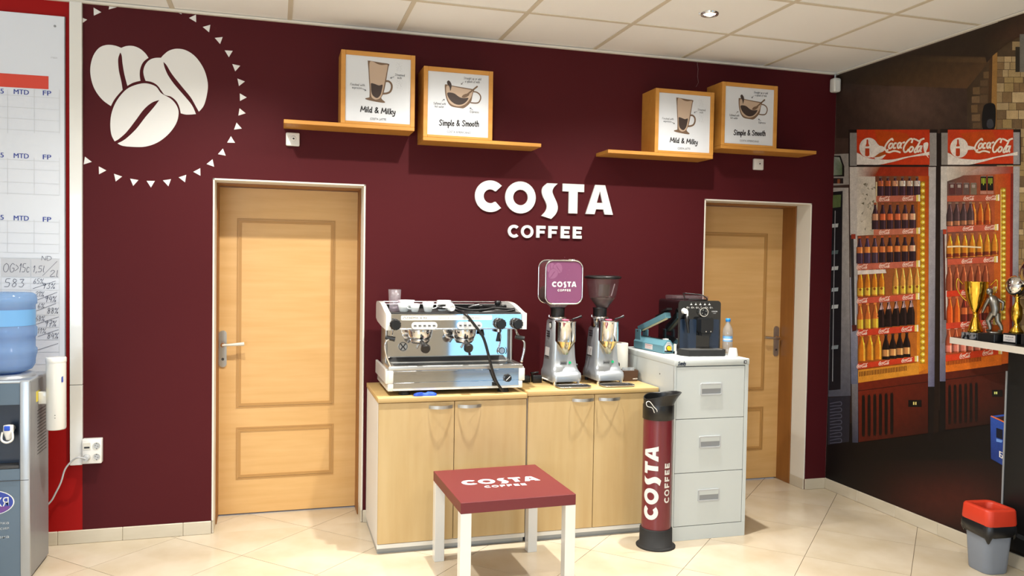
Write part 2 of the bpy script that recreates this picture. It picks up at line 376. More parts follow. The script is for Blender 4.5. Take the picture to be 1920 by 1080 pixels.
def type_(mb, text, fr, x, y, h, wid=None, bold=0.0, shear=0.0, align='L', d=0.0):
    """printed type set in the plain built-in face"""
    cu = bpy.data.curves.new('type', 'FONT'); cu.body = text; cu.size = 1; cu.shear = shear; cu.resolution_u = 3
    ob = bpy.data.objects.new('type', cu); COL.objects.link(ob)
    dg = bpy.context.evaluated_depsgraph_get(); me = bpy.data.meshes.new_from_object(ob.evaluated_get(dg))
    vs = [v.co.copy() for v in me.vertices]; fs = [tuple(p.vertices) for p in me.polygons]
    bpy.data.objects.remove(ob); bpy.data.meshes.remove(me); bpy.data.curves.remove(cu)
    if not vs: return
    x0 = min(v.x for v in vs); x1 = max(v.x for v in vs); capk = h / .69
    sx = (wid / (x1 - x0)) if wid else capk
    o, ux, uy, un = [Vector(q) for q in fr]; wd = (x1 - x0) * sx
    off = x - (wd / 2 if align == 'C' else 0)
    flip = ux.cross(uy).dot(un) < 0
    for n_, sh_ in enumerate((0, -1, 1) if bold else (0,)):      # a heavier face is struck three times side by side
        mb.add([o + ux * (off + (v.x - x0) * sx + sh_ * bold * capk * 2) + uy * (y + v.y * capk) + un * (d + n_ * 3e-5) for v in vs], [tuple(reversed(f)) if flip else f for f in fs])

# the two-line lettering used on the wall, the table, the tube and the hopper: metres as on the wall, origin at the left of the first letter's foot
def _mv(pts): return [(a - 1.665, b - 1.822) for a, b in pts]
_C1 = _mv(arc(1.758, 1.907, .094, 43, 317, 34) + [(1.791, 1.875)] + arc(1.758, 1.907, .041, 312, 48, 24) + [(1.791, 1.937)])
LOGO = [
 ('C', _mv([(1.828, 1.972)] + arc(1.758, 1.907, .094, 50, 312, 34) + [(1.826, 1.838), (1.791, 1.875)] + arc(1.758, 1.907, .041, 308, 52, 24) + [(1.791, 1.937)]), []),
 ('O', _mv(circ(1.946, 1.907, .096)), [_mv(circ(1.946, 1.907, .0465))]),
 ('S', _mv([(2.181, 2.0)] + spline([(2.181, 2.0), (2.157, 1.976), (2.148, 1.949), (2.161, 1.917), (2.179, 1.88), (2.184, 1.847), (2.172, 1.815), (2.143, 1.784)], 4)[1:] + spline([(2.08, 1.801), (2.105, 1.829), (2.114, 1.856), (2.107, 1.883), (2.087, 1.92), (2.08, 1.952), (2.089, 1.978), (2.114, 2.0)], 4)), []),
 ('T', _mv([(2.214, 2.002), (2.354, 2.002), (2.354, 1.955), (2.312, 1.955), (2.312, 1.822), (2.255, 1.822), (2.255, 1.955), (2.214, 1.955)]), []),
 ('A', _mv([(2.427, 2.003), (2.493, 2.003), (2.549, 1.822), (2.494, 1.822), (2.484, 1.853), (2.435, 1.853), (2.426, 1.822), (2.367, 1.822)]), [_mv([(2.459, 1.966), (2.478, 1.893), (2.439, 1.893)])]),
]
def _F(x): return _mv([(x, 1.741), (x + .058, 1.741), (x + .058, 1.722), (x + .02, 1.722), (x + .02, 1.711), (x + .052, 1.711), (x + .052, 1.694), (x + .02, 1.694), (x + .02, 1.668), (x, 1.668)])
def _E(x): return _mv([(x, 1.742), (x + .058, 1.742), (x + .058, 1.724), (x + .02, 1.724), (x + .02, 1.714), (x + .053, 1.714), (x + .053, 1.697), (x + .02, 1.697), (x + .02, 1.687), (x + .058, 1.687), (x + .058, 1.668), (x, 1.668)])
LOGO += [('C', _mv(arc(1.909, 1.703, .039, 45, 315, 26) + arc(1.909, 1.703, .021, 315, 45, 20)), []), ('O', _mv(circ(1.992, 1.703, .039)), [_mv(circ(1.992, 1.703, .0225))]),
         ('F', _F(2.05), []), ('F', _F(2.127), []), ('E', _E(2.207), []), ('E', _E(2.286), [])]
LOGO_W = .884
def sc2(pts, k, dx=0, dy=0): return [(a * k + dx, b * k + dy) for a, b in pts]
GLASS = glazing()
# ================================================================ the setting
D1 = (.205, 1.025); D2 = (3.192, 4.004); DH = 1.946; DEPTH = .30
def clip(poly, x0, x1, y0, y1):
    for ax, val, sgn in ((0, x0, 1), (0, x1, -1), (1, y0, 1), (1, y1, -1)):
        out = []
        for i in range(len(poly)):
            a, b = poly[i], poly[(i + 1) % len(poly)]
            ia, ib = (a[ax] - val) * sgn >= 0, (b[ax] - val) * sgn >= 0
            if ia: out.append(a)
            if ia != ib:
                t = (val - a[ax]) / (b[ax] - a[ax]); out.append((a[0] + t * (b[0] - a[0]), a[1] + t * (b[1] - a[1])))
        poly = out
        if len(poly) < 3: return []
    return poly
def area2(p): return abs(sum(p[i][0] * p[(i + 1) % len(p)][1] - p[(i + 1) % len(p)][0] * p[i][1] for i in range(len(p)))) / 2

# floor: screed with grout showing between large diagonal tiles
TX0, TY0 = -1.2, -1.9
fb = MB('grout'); fb.box(ROOM_X0, ROOM_X1, ROOM_Y0, .42, -.06, -.004)
fb.use('tile').box(ROOM_X0, ROOM_X1, ROOM_Y0, TY0, -.004, 0).box(ROOM_X0, TX0, TY0, 0, -.004, 0)
floor = fb.build('floor', kind='structure')
fr_floor = (Vector((0, 0, 0)), X, Y, Z)
for i in range(-6, 12):
    for j in range(-6, 14):
        q = []
        for du, dv in ((0, 0), (1, 0), (1, 1), (0, 1)):
            u = .5 * (i + du) - .005 + (.0013 if du == 0 else -.0013); v = .5 * (j + dv) + .04 + (.0013 if dv == 0 else -.0013)
            q.append(((u + v) / 2 ** .5, (u - v) / 2 ** .5))
        for rect in ((TX0, ROOM_X1, TY0, 0.0), (D1[0], D1[1], 0.0, .32), (D2[0], D2[1], 0.0, .32)):
            p = clip(q, *rect)
            if p and area2(p) > .0008:
                MB('tile').prism(p, fr_floor, -.004, 0).build('floor_tile', floor)

# ceiling: grid of bars with lay-in tiles
ys = [0, -.572] + [-.572 - .6 * k for k in range(1, 4)]
xs = [-1.2 + .6 * k for k in range(9)] + [ROOM_X1]
cb = MB('ceil'); cb.box(ROOM_X0, ROOM_X1, ROOM_Y0, .02, ROOM_H + .012, ROOM_H + .08)
cb.box(ROOM_X0, ROOM_X1, ROOM_Y0, ys[-1], ROOM_H + .004, ROOM_H + .012).box(ROOM_X0, xs[0], ys[-1], 0, ROOM_H + .004, ROOM_H + .012)
ceiling = cb.build('ceiling', kind='structure')
for i in range(len(xs) - 1):
    for j in range(len(ys) - 1):
        b = MB('ceil'); b.box(xs[i] + .009, xs[i + 1] - .009, ys[j + 1] + .009, ys[j] - .009, ROOM_H + .0035 + random.uniform(0, .0012), ROOM_H + .012)
        b.build('ceiling_tile', ceiling)
for x in xs[1:-1]: MB('bar').box(x - .012, x + .012, ys[-1], -.018, ROOM_H, ROOM_H + .0036).build('ceiling_grid_bar', ceiling)
for y in ys[1:]: MB('bar').box(xs[0], ROOM_X1 - .018, y - .012, y + .012, ROOM_H + .0002, ROOM_H + .0038).build('ceiling_grid_bar', ceiling)
MB('plaster').box(xs[0], ROOM_X1, -.02, 0, ROOM_H - .012, ROOM_H + .0005).build('ceiling_edge_trim', ceiling)
MB('plaster').box(ROOM_X1 - .02, ROOM_X1, ys[-1], -.02, ROOM_H - .008, ROOM_H + .0005).build('ceiling_edge_trim', ceiling)

# back wall with the two door openings: maroon, red beyond the cable trunking
wb = MB('maroon'); T = .34
for a, b_, z0, z1 in ((-.434, D1[0], 0, ROOM_H), (D1[0], D1[1], DH, ROOM_H), (D1[1], D2[0], 0, ROOM_H), (D2[0], D2[1], DH, ROOM_H), (D2[1], ROOM_X1 + .05, 0, ROOM_H)):
    wb.box(a, b_, 0, T, z0, z1)
wb.use('red').box(ROOM_X0, -.434, 0, T, 0, ROOM_H)
wb.build('wall_back', kind='structure')
wr = MB('shellwall'); wr.box(ROOM_X1, ROOM_X1 + .1, ROOM_Y0, 0, 0, ROOM_H); wr.build('wall_right', kind='structure')
MB('shellwall').box(ROOM_X0 - .1, ROOM_X0, ROOM_Y0, T, 0, ROOM_H).build('wall_left', kind='structure')
wf = MB('rearwall')    # the wall behind the camera with the glazed entrance and an unseen window added for fill
for a, b_, z0, z1 in ((ROOM_X0, -2.75, 0, ROOM_H), (-2.75, -.25, 0, .55), (-2.75, -.25, 2.35, ROOM_H), (-.25, 2.85, 0, ROOM_H), (2.85, 4.05, 2.2, ROOM_H), (4.05, ROOM_X1 + .1, 0, ROOM_H)):
    wf.box(a, b_, ROOM_Y0 - .2, ROOM_Y0, z0, z1)
wf.build('wall_front', kind='structure')
for nm, a, b_, z0, z1 in (('fill_window_1', -2.75, -.25, .55, 2.35), ('door_3', 2.85, 4.05, 0.0, 2.2)):
    f = MB('lgrey')
    for q in ((a, a + .06, z0, z1), (b_ - .06, b_, z0, z1), (a, b_, z0, z0 + .06), (a, b_, z1 - .06, z1), ((a + b_) / 2 - .03, (a + b_) / 2 + .03, z0, z1)):
        f.box(q[0], q[1], ROOM_Y0 - .14, ROOM_Y0 - .08, q[2], q[3])
    fo = f.build(nm, kind='structure')
    for p0, p1 in ((a + .06, (a + b_) / 2 - .03), ((a + b_) / 2 + .03, b_ - .06)): MB(GLASS).box(p0, p1, ROOM_Y0 - .114, ROOM_Y0 - .108, z0 + .06, z1 - .06).build('window_pane', fo)

# skirting tiles
def skirt(name, segs, parent=None):
    root = thing(name, None, None, (segs[0][0], segs[0][2], 0), kind='structure')
    for x0, x1, y0, y1 in segs: MB('skirt').box(x0, x1, y0, y1, 0, .071, .0025, 1).build('skirting_tile', root)
skirt('baseboard_back', [(-.9, -.55, -.011, 0), (-.549, -.24, -.011, 0), (-.239, .06, -.011, 0), (.061, D1[0] - .001, -.011, 0), (D1[1] + .001, 1.2, -.011, 0), (D2[1] + .001, ROOM_X1 - .012, -.011, 0),
                         (D1[0], D1[0] + .011, .0, .14), (D1[1] - .011, D1[1], 0, .14), (D2[1] - .011, D2[1], 0, .15)])
skirt('baseboard_right', [(ROOM_X1 - .011, ROOM_X1, -.33 * (k + 1) + .001, -.33 * k) for k in range(8)])

# doors
def door(name, a, b_, handle_x, lever, mirror):
    root = thing(name, None, None, ((a + b_) / 2, DEPTH, 0), kind='structure')
    # white plaster reveal and wooden lining round the opening
    for q in ((a, a + .010, 0, DH), (b_ - .010, b_, 0, DH)): MB('plaster').box(q[0], q[1], -.003, .15, .07 if True else 0, q[3], .002, 1).build('reveal', root)
    MB('plaster').box(a, b_, -.003, .15, DH - .010, DH, .002, 1).build('reveal', root)
    for q in ((a, a + .016), (b_ - .016, b_)): MB('frame').box(q[0], q[1], .15, .33, 0, DH, .002, 1).build('door_lining', root)
    MB('frame').box(a, b_, .15, .33, DH - .018, DH, .002, 1).build('door_lining', root)
    l0, l1 = a + .012, b_ - .012
    leaf = MB('door'); leaf.box(l0, l1, DEPTH, DEPTH + .028, .008, DH - .02, .002, 1); leafo = leaf.build('door_leaf', root)
    p0, p1 = a + .112, b_ - .147
    if mirror: p0, p1 = a + .147, b_ - .135
    for z0, z1 in ((.635, 1.748), (.212, .52)):
        g = MB('groove')
        fr = front(0, DEPTH, 0)
        g.prism([(p0, z0), (p1, z0), (p1, z1), (p0, z1)], fr, 0, .0025, [[(p0 + .007, z0 + .007), (p1 - .007, z0 + .007), (p1 - .007, z1 - .007), (p0 + .007, z1 - .007)]])
        g.prism([(p0 + .011, z0 + .011), (p1 - .011, z0 + .011), (p1 - .011, z1 - .011), (p0 + .011, z1 - .011)], fr, 0, .0045, [[(p0 + .026, z0 + .026), (p1 - .026, z0 + .026), (p1 - .026, z1 - .026), (p0 + .026, z1 - .026)]])
        g.build('door_moulding', root)
        MB('door').box(p0 + .026, p1 - .026, DEPTH - .001, DEPTH, z0 + .026, z1 - .026).build('door_panel', root)
    h = MB('brushed'); zc = .985
    h.prism(rrect(handle_x - .021, handle_x + .021, zc - .107, zc + .107, .02), front(0, DEPTH, 0), 0, .007)
    h.use('dgrey').cyl((handle_x, DEPTH - .008, zc - .06), (handle_x, DEPTH - .0085, zc - .06), .008)
    ho = h.build('handle_plate', root)
    k = MB(lever); s = -1 if mirror else 1
    k.use('frame').cyl((handle_x, DEPTH - .005, zc + .025), (handle_x, DEPTH - .05, zc + .025), .011)
    k.use(lever).tube([(handle_x, DEPTH - .045, zc + .025), (handle_x + s * .03, DEPTH - .05, zc + .026), (handle_x + s * .12, DEPTH - .05, zc + .032)], [.008, .007, .011], 10)
    k.build('door_lever', ho)
    return root
door('door_1', D1[0], D1[1], .242, 'offw', False)
door('door_2', D2[0], D2[1], 3.957, 'brushed', True)

# ================================================================ ceiling lamps
for i, (lx, ly) in enumerate(SPOTS):
    for pw, ang in ((SPILL_POWER * (1.6 if ly > -1 else .95), 140), (BEAM_POWER if ly > -1 else BEAM_POWER * .8, 66)):
        l = bpy.data.lights.new('spot_light', 'SPOT'); l.energy = pw; l.color = SPOT_COLOR; l.spot_size = math.radians(ang); l.spot_blend = 1.0; l.shadow_soft_size = .022
        lo = bpy.data.objects.new('spot_light', l); lo.location = (lx, ly, ROOM_H - .016); COL.objects.link(lo)
    if i == 2:
        t = thing('ceiling_downlight', 'lit round recessed downlight with chrome ring in the white tiled ceiling', 'lamp', (lx, ly, ROOM_H))
        r = MB('chrome'); r.lathe([(.030, .006), (.034, -.006), (.044, -.007), (.047, -.003), (.048, .003)], (lx, ly, ROOM_H), 28); r.build('trim_ring', t)
        r = MB('lens'); r.lathe([(.0005, -.007), (.018, -.006), (.031, -.001)], (lx, ly, ROOM_H), 24); r.build('lamp_lens', t)
        for sx in (-1,): r = MB('chrome'); r.tube([(lx - .06, ly, ROOM_H + .002), (lx - .062, ly, ROOM_H - .012), (lx - .05, ly, ROOM_H - .008)], .003, 6); r.build('spring_clip', t)

# ================================================================ on the back wall
# bean emblem
t = thing('bean_emblem', 'white three coffee bean emblem ringed by small triangles on maroon wall', 'emblem', (-.12, 0, 1.9))
def c2(x, y): q = at(x / 2, y / 2); return (q.x, q.z)
BEANS = [
 [(455,180),(430,171),(400,169),(372,180),(350,210),(339,255),(343,300),(358,340),(385,375),(416,398),(428,375),(445,353),(460,337),(455,305),(446,265),(443,225),(448,204),(452,197),(457,210),(460,240),(467,280),(478,322),(500,310),(527,303),(524,280),(527,255),(538,232),(557,217),(545,200),(525,183),(500,173),(475,173)],
 [(604,217),(580,218),(560,226),(545,243),(538,265),(540,285),(546,303),(570,308),(590,320),(605,340),(618,356),(640,362),(660,378),(672,400),(678,425),(700,430),(735,428),(720,395),(690,358),(655,318),(630,282),(617,252),(613,232),(625,245),(645,278),(680,322),(715,365),(735,400),(746,419),(765,395),(777,350),(779,310),(765,260),(735,215),(700,190),(665,183),(635,190),(615,205)],
 [(430,530),(418,505),(414,465),(420,420),(440,375),(475,335),(515,317),(550,313),(585,325),(605,350),(640,370),(662,395),(670,425),(660,465),(630,505),(590,535),(545,550),(500,551),(460,547),(441,538),(470,522),(510,485),(545,440),(575,405),(598,375),(570,385),(540,410),(510,450),(475,495),(445,522)]]
SHARP = {0: {0, 9, 12, 17, 21, 23, 27}, 1: {0, 6, 14, 16, 22, 28}, 2: {0, 19, 24}}
def blob(pts, sharp, n=4):
    """closed outline smoothed between its sharp corners"""
    s = sorted(sharp); m = len(pts); out = []
    for a, b_ in zip(s, s[1:] + [s[0] + m]):
        seg = [pts[k % m] for k in range(a, b_ + 1)]
        out += spline(seg, n)[:-1] if len(seg) > 2 else [seg[0]]
    return out
for i, bp in enumerate(BEANS):
    MB('letter').prism(blob([c2(*q) for q in bp], SHARP[i]), front(), 0, .0025).build('coffee_bean', t)
for k in range(36):
    a = math.radians(1.7 + 10 * k); cx, cz = -.119 + .4725 * math.cos(a), 2.378 + .4725 * math.sin(a)
    tri = [(cx + .0235 * math.cos(a + q * 2 * PI / 3), cz + .0235 * math.sin(a + q * 2 * PI / 3)) for q in range(3)]
    tri = clip(tri, -.43, 1, 1, ROOM_H - .014)
    if tri and area2(tri) > 2e-5: MB('letter').prism(tri, front(), 0, .002).build('ring_triangle', t)

# wall lettering
t = thing('wall_lettering', 'large raised white COSTA COFFEE letters on the maroon wall', 'sign', (2.1, 0, 1.66))
for ch, o_, h_ in LOGO:
    MB('letter').prism([(a + 1.665, b_ + 1.822) for a, b_ in o_], front(), 0, .012, [[(a + 1.665, b_ + 1.822) for a, b_ in q] for q in h_]).build('letter', t)

# shelves with picture boxes
SD = .19
def latte(mb, P, fr):
    mb.use('pbrown').prism(spline([P(*q) for q in [(1028,192),(1100,203),(1180,217),(1262,230),(1258,260),(1245,330),(1232,410),(1215,500),(1200,560),(1185,590),(1175,612),(1190,635),(1215,655),(1210,668),(1150,662),(1060,645),(1000,628),(998,615),(1035,607),(1042,590),(1042,500),(1035,400),(1030,300),(1022,205)]], 3, True), fr, .0006, .0006)
    mb.ribbon(spline([P(*q) for q in [(1222,425),(1258,426),(1288,455),(1293,500),(1275,542),(1240,560),(1195,565)]], 5), .0052, fr, .0006)
    mb.use('pmilk').prism(spline([P(*q) for q in [(1045,205),(1090,208),(1130,230),(1180,242),(1230,238),(1248,245),(1240,300),(1225,380),(1205,480),(1185,570),(1160,615),(1120,632),(1085,622),(1060,590),(1052,500),(1045,400),(1040,300)]], 3, True), fr, .0009, .0009)
    mb.use('pdark').prism(spline([P(*q) for q in [(1060,447),(1100,455),(1150,473),(1190,465),(1180,530),(1165,580),(1135,612),(1105,608),(1075,580),(1062,540),(1058,480)]], 3, True), fr, .0012, .0012)
def americano(mb, P, fr):
    mb.use('pbrown').prism(spline([P(*q) for q in [(390,285),(410,283),(470,295),(600,318),(715,340),(712,370),(700,420),(690,470),(670,500),(640,530),(600,556),(560,553),(480,540),(440,515),(410,460),(393,390),(388,320)]], 3, True), fr, .0006, .0006)
    mb.ribbon(spline([P(*q) for q in [(712,365),(750,372),(785,400),(795,440),(775,485),(740,497),(685,492)]], 5), .0036, fr, .0006)
    mb.use('pmilk').prism(spline([P(*q) for q in [(408,300),(460,303),(600,330),(702,350),(700,380),(690,420),(660,470),(620,510),(560,533),(500,527),(450,500),(420,450),(405,380)]], 3, True), fr, .0009, .0009)
    mb.use('pbrown').ribbon([P(755, 307), P(700, 352), P(640, 400)], .0045, fr, .0011)
    mb.prism(spline([P(*q) for q in [(580,428),(598,402),(640,388),(668,398),(640,425),(605,437)]], 3, True), fr, .0011, .0011)
    mb.use('pdark').prism(spline([P(*q) for q in [(415,382),(450,375),(500,388),(550,425),(600,440),(655,437),(640,470),(600,505),(550,517),(500,505),(455,470),(425,425)]], 3, True), fr, .0012, .0012)
    mb.prism(spline([P(*q) for q in [(435,238),(455,260),(465,290),(462,320),(450,358),(440,310),(418,280),(413,255),(420,242)]], 3, True), fr, .0013, .0013)
def line_(mb, P, fr, text, x0, y0, x1, y1, h, w, hand=True, bold=0):
    a = Vector(P(x0, y0)); b_ = Vector(P(x1, y1)); d = b_ - a; L = d.length; u = d / L
    o, ux, uy, un = fr
    f2 = (o + ux * a.x + uy * a.y + un * .001, ux * u.x + uy * u.y, uy * u.x - ux * u.y, un)
    hh = h * (P(0, 0)[1] - P(0, 1)[1])
    if hand: pen(mb, text, f2, 0, 0, hh, w, L, .08)
    else: type_(mb, text, f2, 0, 0, hh, L, bold)
def box_unit(kind, label, bx0, bx1, z0, z1, sx0, sx1, grp):
    """bx: the picture box along the wall, z0 the underside of the shelf board, sx: the ends of the board"""
    t = thing('picture_box_shelf', label, 'wall shelf', ((bx0 + bx1) / 2, 0, z0), grp)
    y0 = -SD; th = .021; fw = .024
    MB('shelf').box(sx0, sx1, y0, 0, z0, z0 + th, .002, 1).build('shelf_board', t)
    for q in ((bx0, bx0 + fw, z0 + th, z1), (bx1 - fw, bx1, z0 + th, z1)): MB('shelf').box(q[0], q[1], y0, 0, q[2], q[3], .0015, 1).build('box_side', t)
    MB('shelf').box(bx0 + fw, bx1 - fw, y0, 0, z1 - fw, z1, .0015, 1).build('box_top', t)
    MB('shelf').box(bx0 + fw, bx1 - fw, y0, -.002, z0 + th, z0 + th + .014, .001, 1).build('box_bottom', t)
    px0, px1, pz0, pz1 = bx0 + fw, bx1 - fw, z0 + th + .014, z1 - fw
    pn = MB('poster'); pn.box(px0, px1, y0 + .008, -.01, pz0, pz1); po = pn.build('poster_panel', t)
    yp = y0 + .008; fr = front(0, yp, 0)
    if kind == 'latte':
        def raw(x, y): q = at(520 + x / 6, 80 + y / 6, -SD + .008); return (q.x, q.z)
        a, b_ = raw(765, 868), raw(1510, 185)
    else:
        def raw(x, y): q = at(770 + x / 6, 110 + y / 6, -SD + .008); return (q.x, q.z)
        a, b_ = raw(188, 855), raw(888, 182)
    kx, kz = (px1 - px0) / (b_[0] - a[0]), (pz1 - pz0) / (b_[1] - a[1])
    def P(x, y): q = raw(x, y); return (px0 + (q[0] - a[0]) * kx, pz0 + (q[1] - a[1]) * kz)
    g = MB('pbrown'); (latte if kind == 'latte' else americano)(g, P, fr); g.build('printed_cup', po)
    g = MB('pblack')
    if kind == 'latte':
        line_(g, P, fr, 'Mild & Milky', 938, 765, 1335, 800, 62, .0028)
        g.build('headline', po); g = MB('pblack')
        line_(g, P, fr, 'COSTA LATTE', 1050, 858, 1230, 868, 24, 0, False, .0); line_(g, P, fr, 'Finished with', 822, 470, 988, 482, 26, .0006); line_(g, P, fr, 'espresso', 842, 505, 955, 513, 26, .0006)
        line_(g, P, fr, 'Steamed', 1328, 362, 1442, 372, 26, .0006); line_(g, P, fr, 'milk', 1355, 398, 1408, 402, 26, .0006)
        for s in ([(960, 508), (1003, 530)], [(1003, 530), (990, 516)], [(1003, 530), (985, 532)], [(1320, 375), (1277, 390)], [(1277, 390), (1290, 378)], [(1277, 390), (1294, 396)]): g.ribbon([P(*q) for q in s], .0009, fr, .001)
        rnd = random.Random(3)
        for y0_ in (215, 412):
            for k in range(24):
                q = P(1357 + 20 * (k % 3) + 12 * math.sin(k * .9) + rnd.uniform(-4, 4), y0_ + k * 4.4); g.prism(circ(q[0], q[1], .0009, 6), fr, .001, .001)
    else:
        line_(g, P, fr, 'Simple & Smooth', 322, 752, 776, 765, 66, .0028)
        g.build('headline', po); g = MB('pblack')
        line_(g, P, fr, 'COSTA AMERICANO', 412, 835, 682, 850, 24, 0, False, .0); line_(g, P, fr, 'Straight up or add', 602, 222, 802, 235, 26, .0006); line_(g, P, fr, 'a splash of milk', 616, 258, 785, 270, 26, .0006)
        line_(g, P, fr, 'Softened with', 258, 510, 400, 518, 26, .0006); line_(g, P, fr, 'hot water', 274, 545, 378, 552, 26, .0006); line_(g, P, fr, 'Espresso', 672, 605, 776, 613, 26, .0006)
        for s in ([(597, 255), (573, 284)], [(573, 284), (574, 266)], [(573, 284), (590, 276)], [(355, 476), (384, 452)], [(384, 452), (368, 456)], [(384, 452), (383, 468)], [(708, 578), (672, 550)], [(672, 550), (688, 553)], [(672, 550), (677, 566)]): g.ribbon([P(*q) for q in s], .0009, fr, .001)
    g.build('small_print', po)
    return t
def fx(px, py): q = at(px, py, -SD); return q.x, q.z
G_ = 'picture box shelves on the maroon wall'
x0, z1 = fx(640, 92); x1, _ = fx(779, 103); _, zb = fx(778, 252 - 6); s0, _ = fx(532, 230)
box_unit('latte', 'wooden shelf with latte picture box nearest the round bean emblem', x0, x1, zb, z1, s0, x1, G_)
x0, z1 = fx(795, 123); x1, _ = fx(925, 134); _, zb = fx(795, 263); s1, _ = fx(1015, 275)
box_unit('americano', 'wooden shelf with americano picture box above the espresso machine', x0, x1, zb, z1, x0, s1, G_)
x0, z1 = fx(1230, 164.5); x1, _ = fx(1340, 173); _, zb = fx(1336, 298); s0, _ = fx(1140, 287)
box_unit('latte', 'wooden shelf with latte picture box above the black coffee machine', x0, x1, zb, z1, s0, x1, G_)
x0, z1 = fx(1355, 152.5); x1, _ = fx(1459, 161); _, zb = fx(1352, 278); s1, _ = fx(1531, 287)
box_unit('americano', 'wooden shelf with americano picture box nearest the fridge mural', x0, x1, zb, z1, x0, s1, G_)

# square white wall outlets below the shelves
for px, py, lab in ((549, 261, 'small square white wall outlet under the shelf nearest the bean emblem'), (1423, 308, 'small square white wall outlet above the door nearest the fridge mural')):
    q = at(px, py, -.02); t = thing('wall_outlet', lab, 'outlet', (q.x, 0, q.z), 'square wall outlets')
    b = MB('gloss'); b.box(q.x - .037, q.x + .037, -.022, 0, q.z - .037, q.z + .037, .007, 3); b.build('cover', t)
    b = MB('gloss'); b.cyl((q.x + .004, -.022, q.z + .003), (q.x + .004, -.026, q.z + .003), .015, .012, 20); b.build('socket_ring', t)
    b = MB('black'); b.cyl((q.x + .004, -.0255, q.z + .003), (q.x + .004, -.0265, q.z + .003), .005, None, 12); b.build('socket_hole', t)
# motion detector in the corner
t = thing('motion_detector', 'small rounded white motion detector high in the corner', 'detector', (4.135, -.03, 2.70))
b = MB('gloss'); b.box(4.106, 4.163, -.064, -.008, 2.692, 2.786, .014, 4); b.build('housing', t)
b = MB('white'); b.prism(rrect(4.113, 4.145, 2.705, 2.768, .006), front(0, -.0655, 0), -.001, .003); b.build('lens_window', t)
b = MB('lgrey'); b.cyl((4.14, -.025, 2.78), (4.14, -.025, ROOM_H - .01), .006, None, 8); b.build('bracket', t)

# cobweb thread
pts = [at(*q, -.01) for q in ((1308.5, 113), (1307.5, 120), (1309, 130), (1308, 143), (1309.5, 155))] + [at(1305, 163, -.05)]
MB('web').tube(pts, .0007, 4).build('cobweb_thread', label='thin cobweb thread hanging from the ceiling above the middle picture boxes', category='cobweb')

# cable trunking and socket block
t = thing('cable_trunking', 'white vertical cable trunking from ceiling to socket block', 'trunking', (-.458, 0, .42))
MB('gloss').box(-.488, -.430, -.026, 0, .842, ROOM_H - .012, .002, 1).build('trunk_cover', t)
MB('gloss').box(-.488, -.430, -.026, 0, .42, .8395, .002, 1).build('trunk_cover', t)
MB('dgrey').box(-.486, -.432, -.0245, 0, .8395, .842).build('cover_joint', t)
t = thing('socket_block', 'white surface-mounted power socket block at foot of trunking', 'socket', (-.38, 0, .425))
sx0, sx1, sz0, sz1, sy = -.428, -.335, .428, .557, -.042
MB('white').box(sx0, sx1, sy, 0, sz0, sz1, .004, 2).build('socket_housing', t)
for ux_, uz in ((.75, .72), (.75, .27), (.26, .27)):
    cx, cz = sx0 + (sx1 - sx0) * ux_, sz0 + (sz1 - sz0) * uz
    b = MB('offw'); b.prism(circ(cx, cz, .019, 22), front(0, sy, 0), 0, .002, [circ(cx, cz, .0165, 22)])
    b.use('lgrey').prism(circ(cx, cz, .016, 22), front(0, sy, 0), 0, .0006); b.use('dgrey')
    for s in (-1, 1): b.prism(circ(cx + s * .006, cz - s * .003, .0022, 8), front(0, sy, 0), 0, .001)
    for s in (-1, 1): b.prism([(cx - .003, cz + s * .0145 - .002), (cx + .003, cz + s * .0145 - .002), (cx + .003, cz + s * .0145 + .002), (cx - .003, cz + s * .0145 + .002)], front(0, sy, 0), 0, .001)
    b.build('socket_face', t)
cx, cz = sx0 + .024, sz0 + .093
b = MB('offw'); b.prism(rrect(cx - .018, cx + .018, cz - .018, cz + .018, .002), front(0, sy, 0), 0, .002); b.use('black').prism(rrect(cx - .013, cx + .013, cz - .011, cz - .002, .001), front(0, sy, 0), 0, .0025); b.build('network_module', t)
t = thing('power_lead', 'white plug and cord running from socket block to the water cooler', 'cord', (-.41, -.06, .2))
cx, cz = sx0 + (sx1 - sx0) * .26, sz0 + (sz1 - sz0) * .27
b = MB('lgrey'); b.cyl((cx, sy - .003, cz), (cx, sy - .035, cz), .017, .013, 16); b.build('plug', t)
b = MB('lgrey'); b.tube(spline([(cx, sy - .033, cz), (cx - .03, sy - .045, cz + .012), (cx - .06, -.08, cz - .005)] + [tuple(at(*q, -.08)) for q in ((122, 880), (114, 905), (103, 927), (97, 938), (88, 948))], 5), .0045, 8); b.build('cord', t)
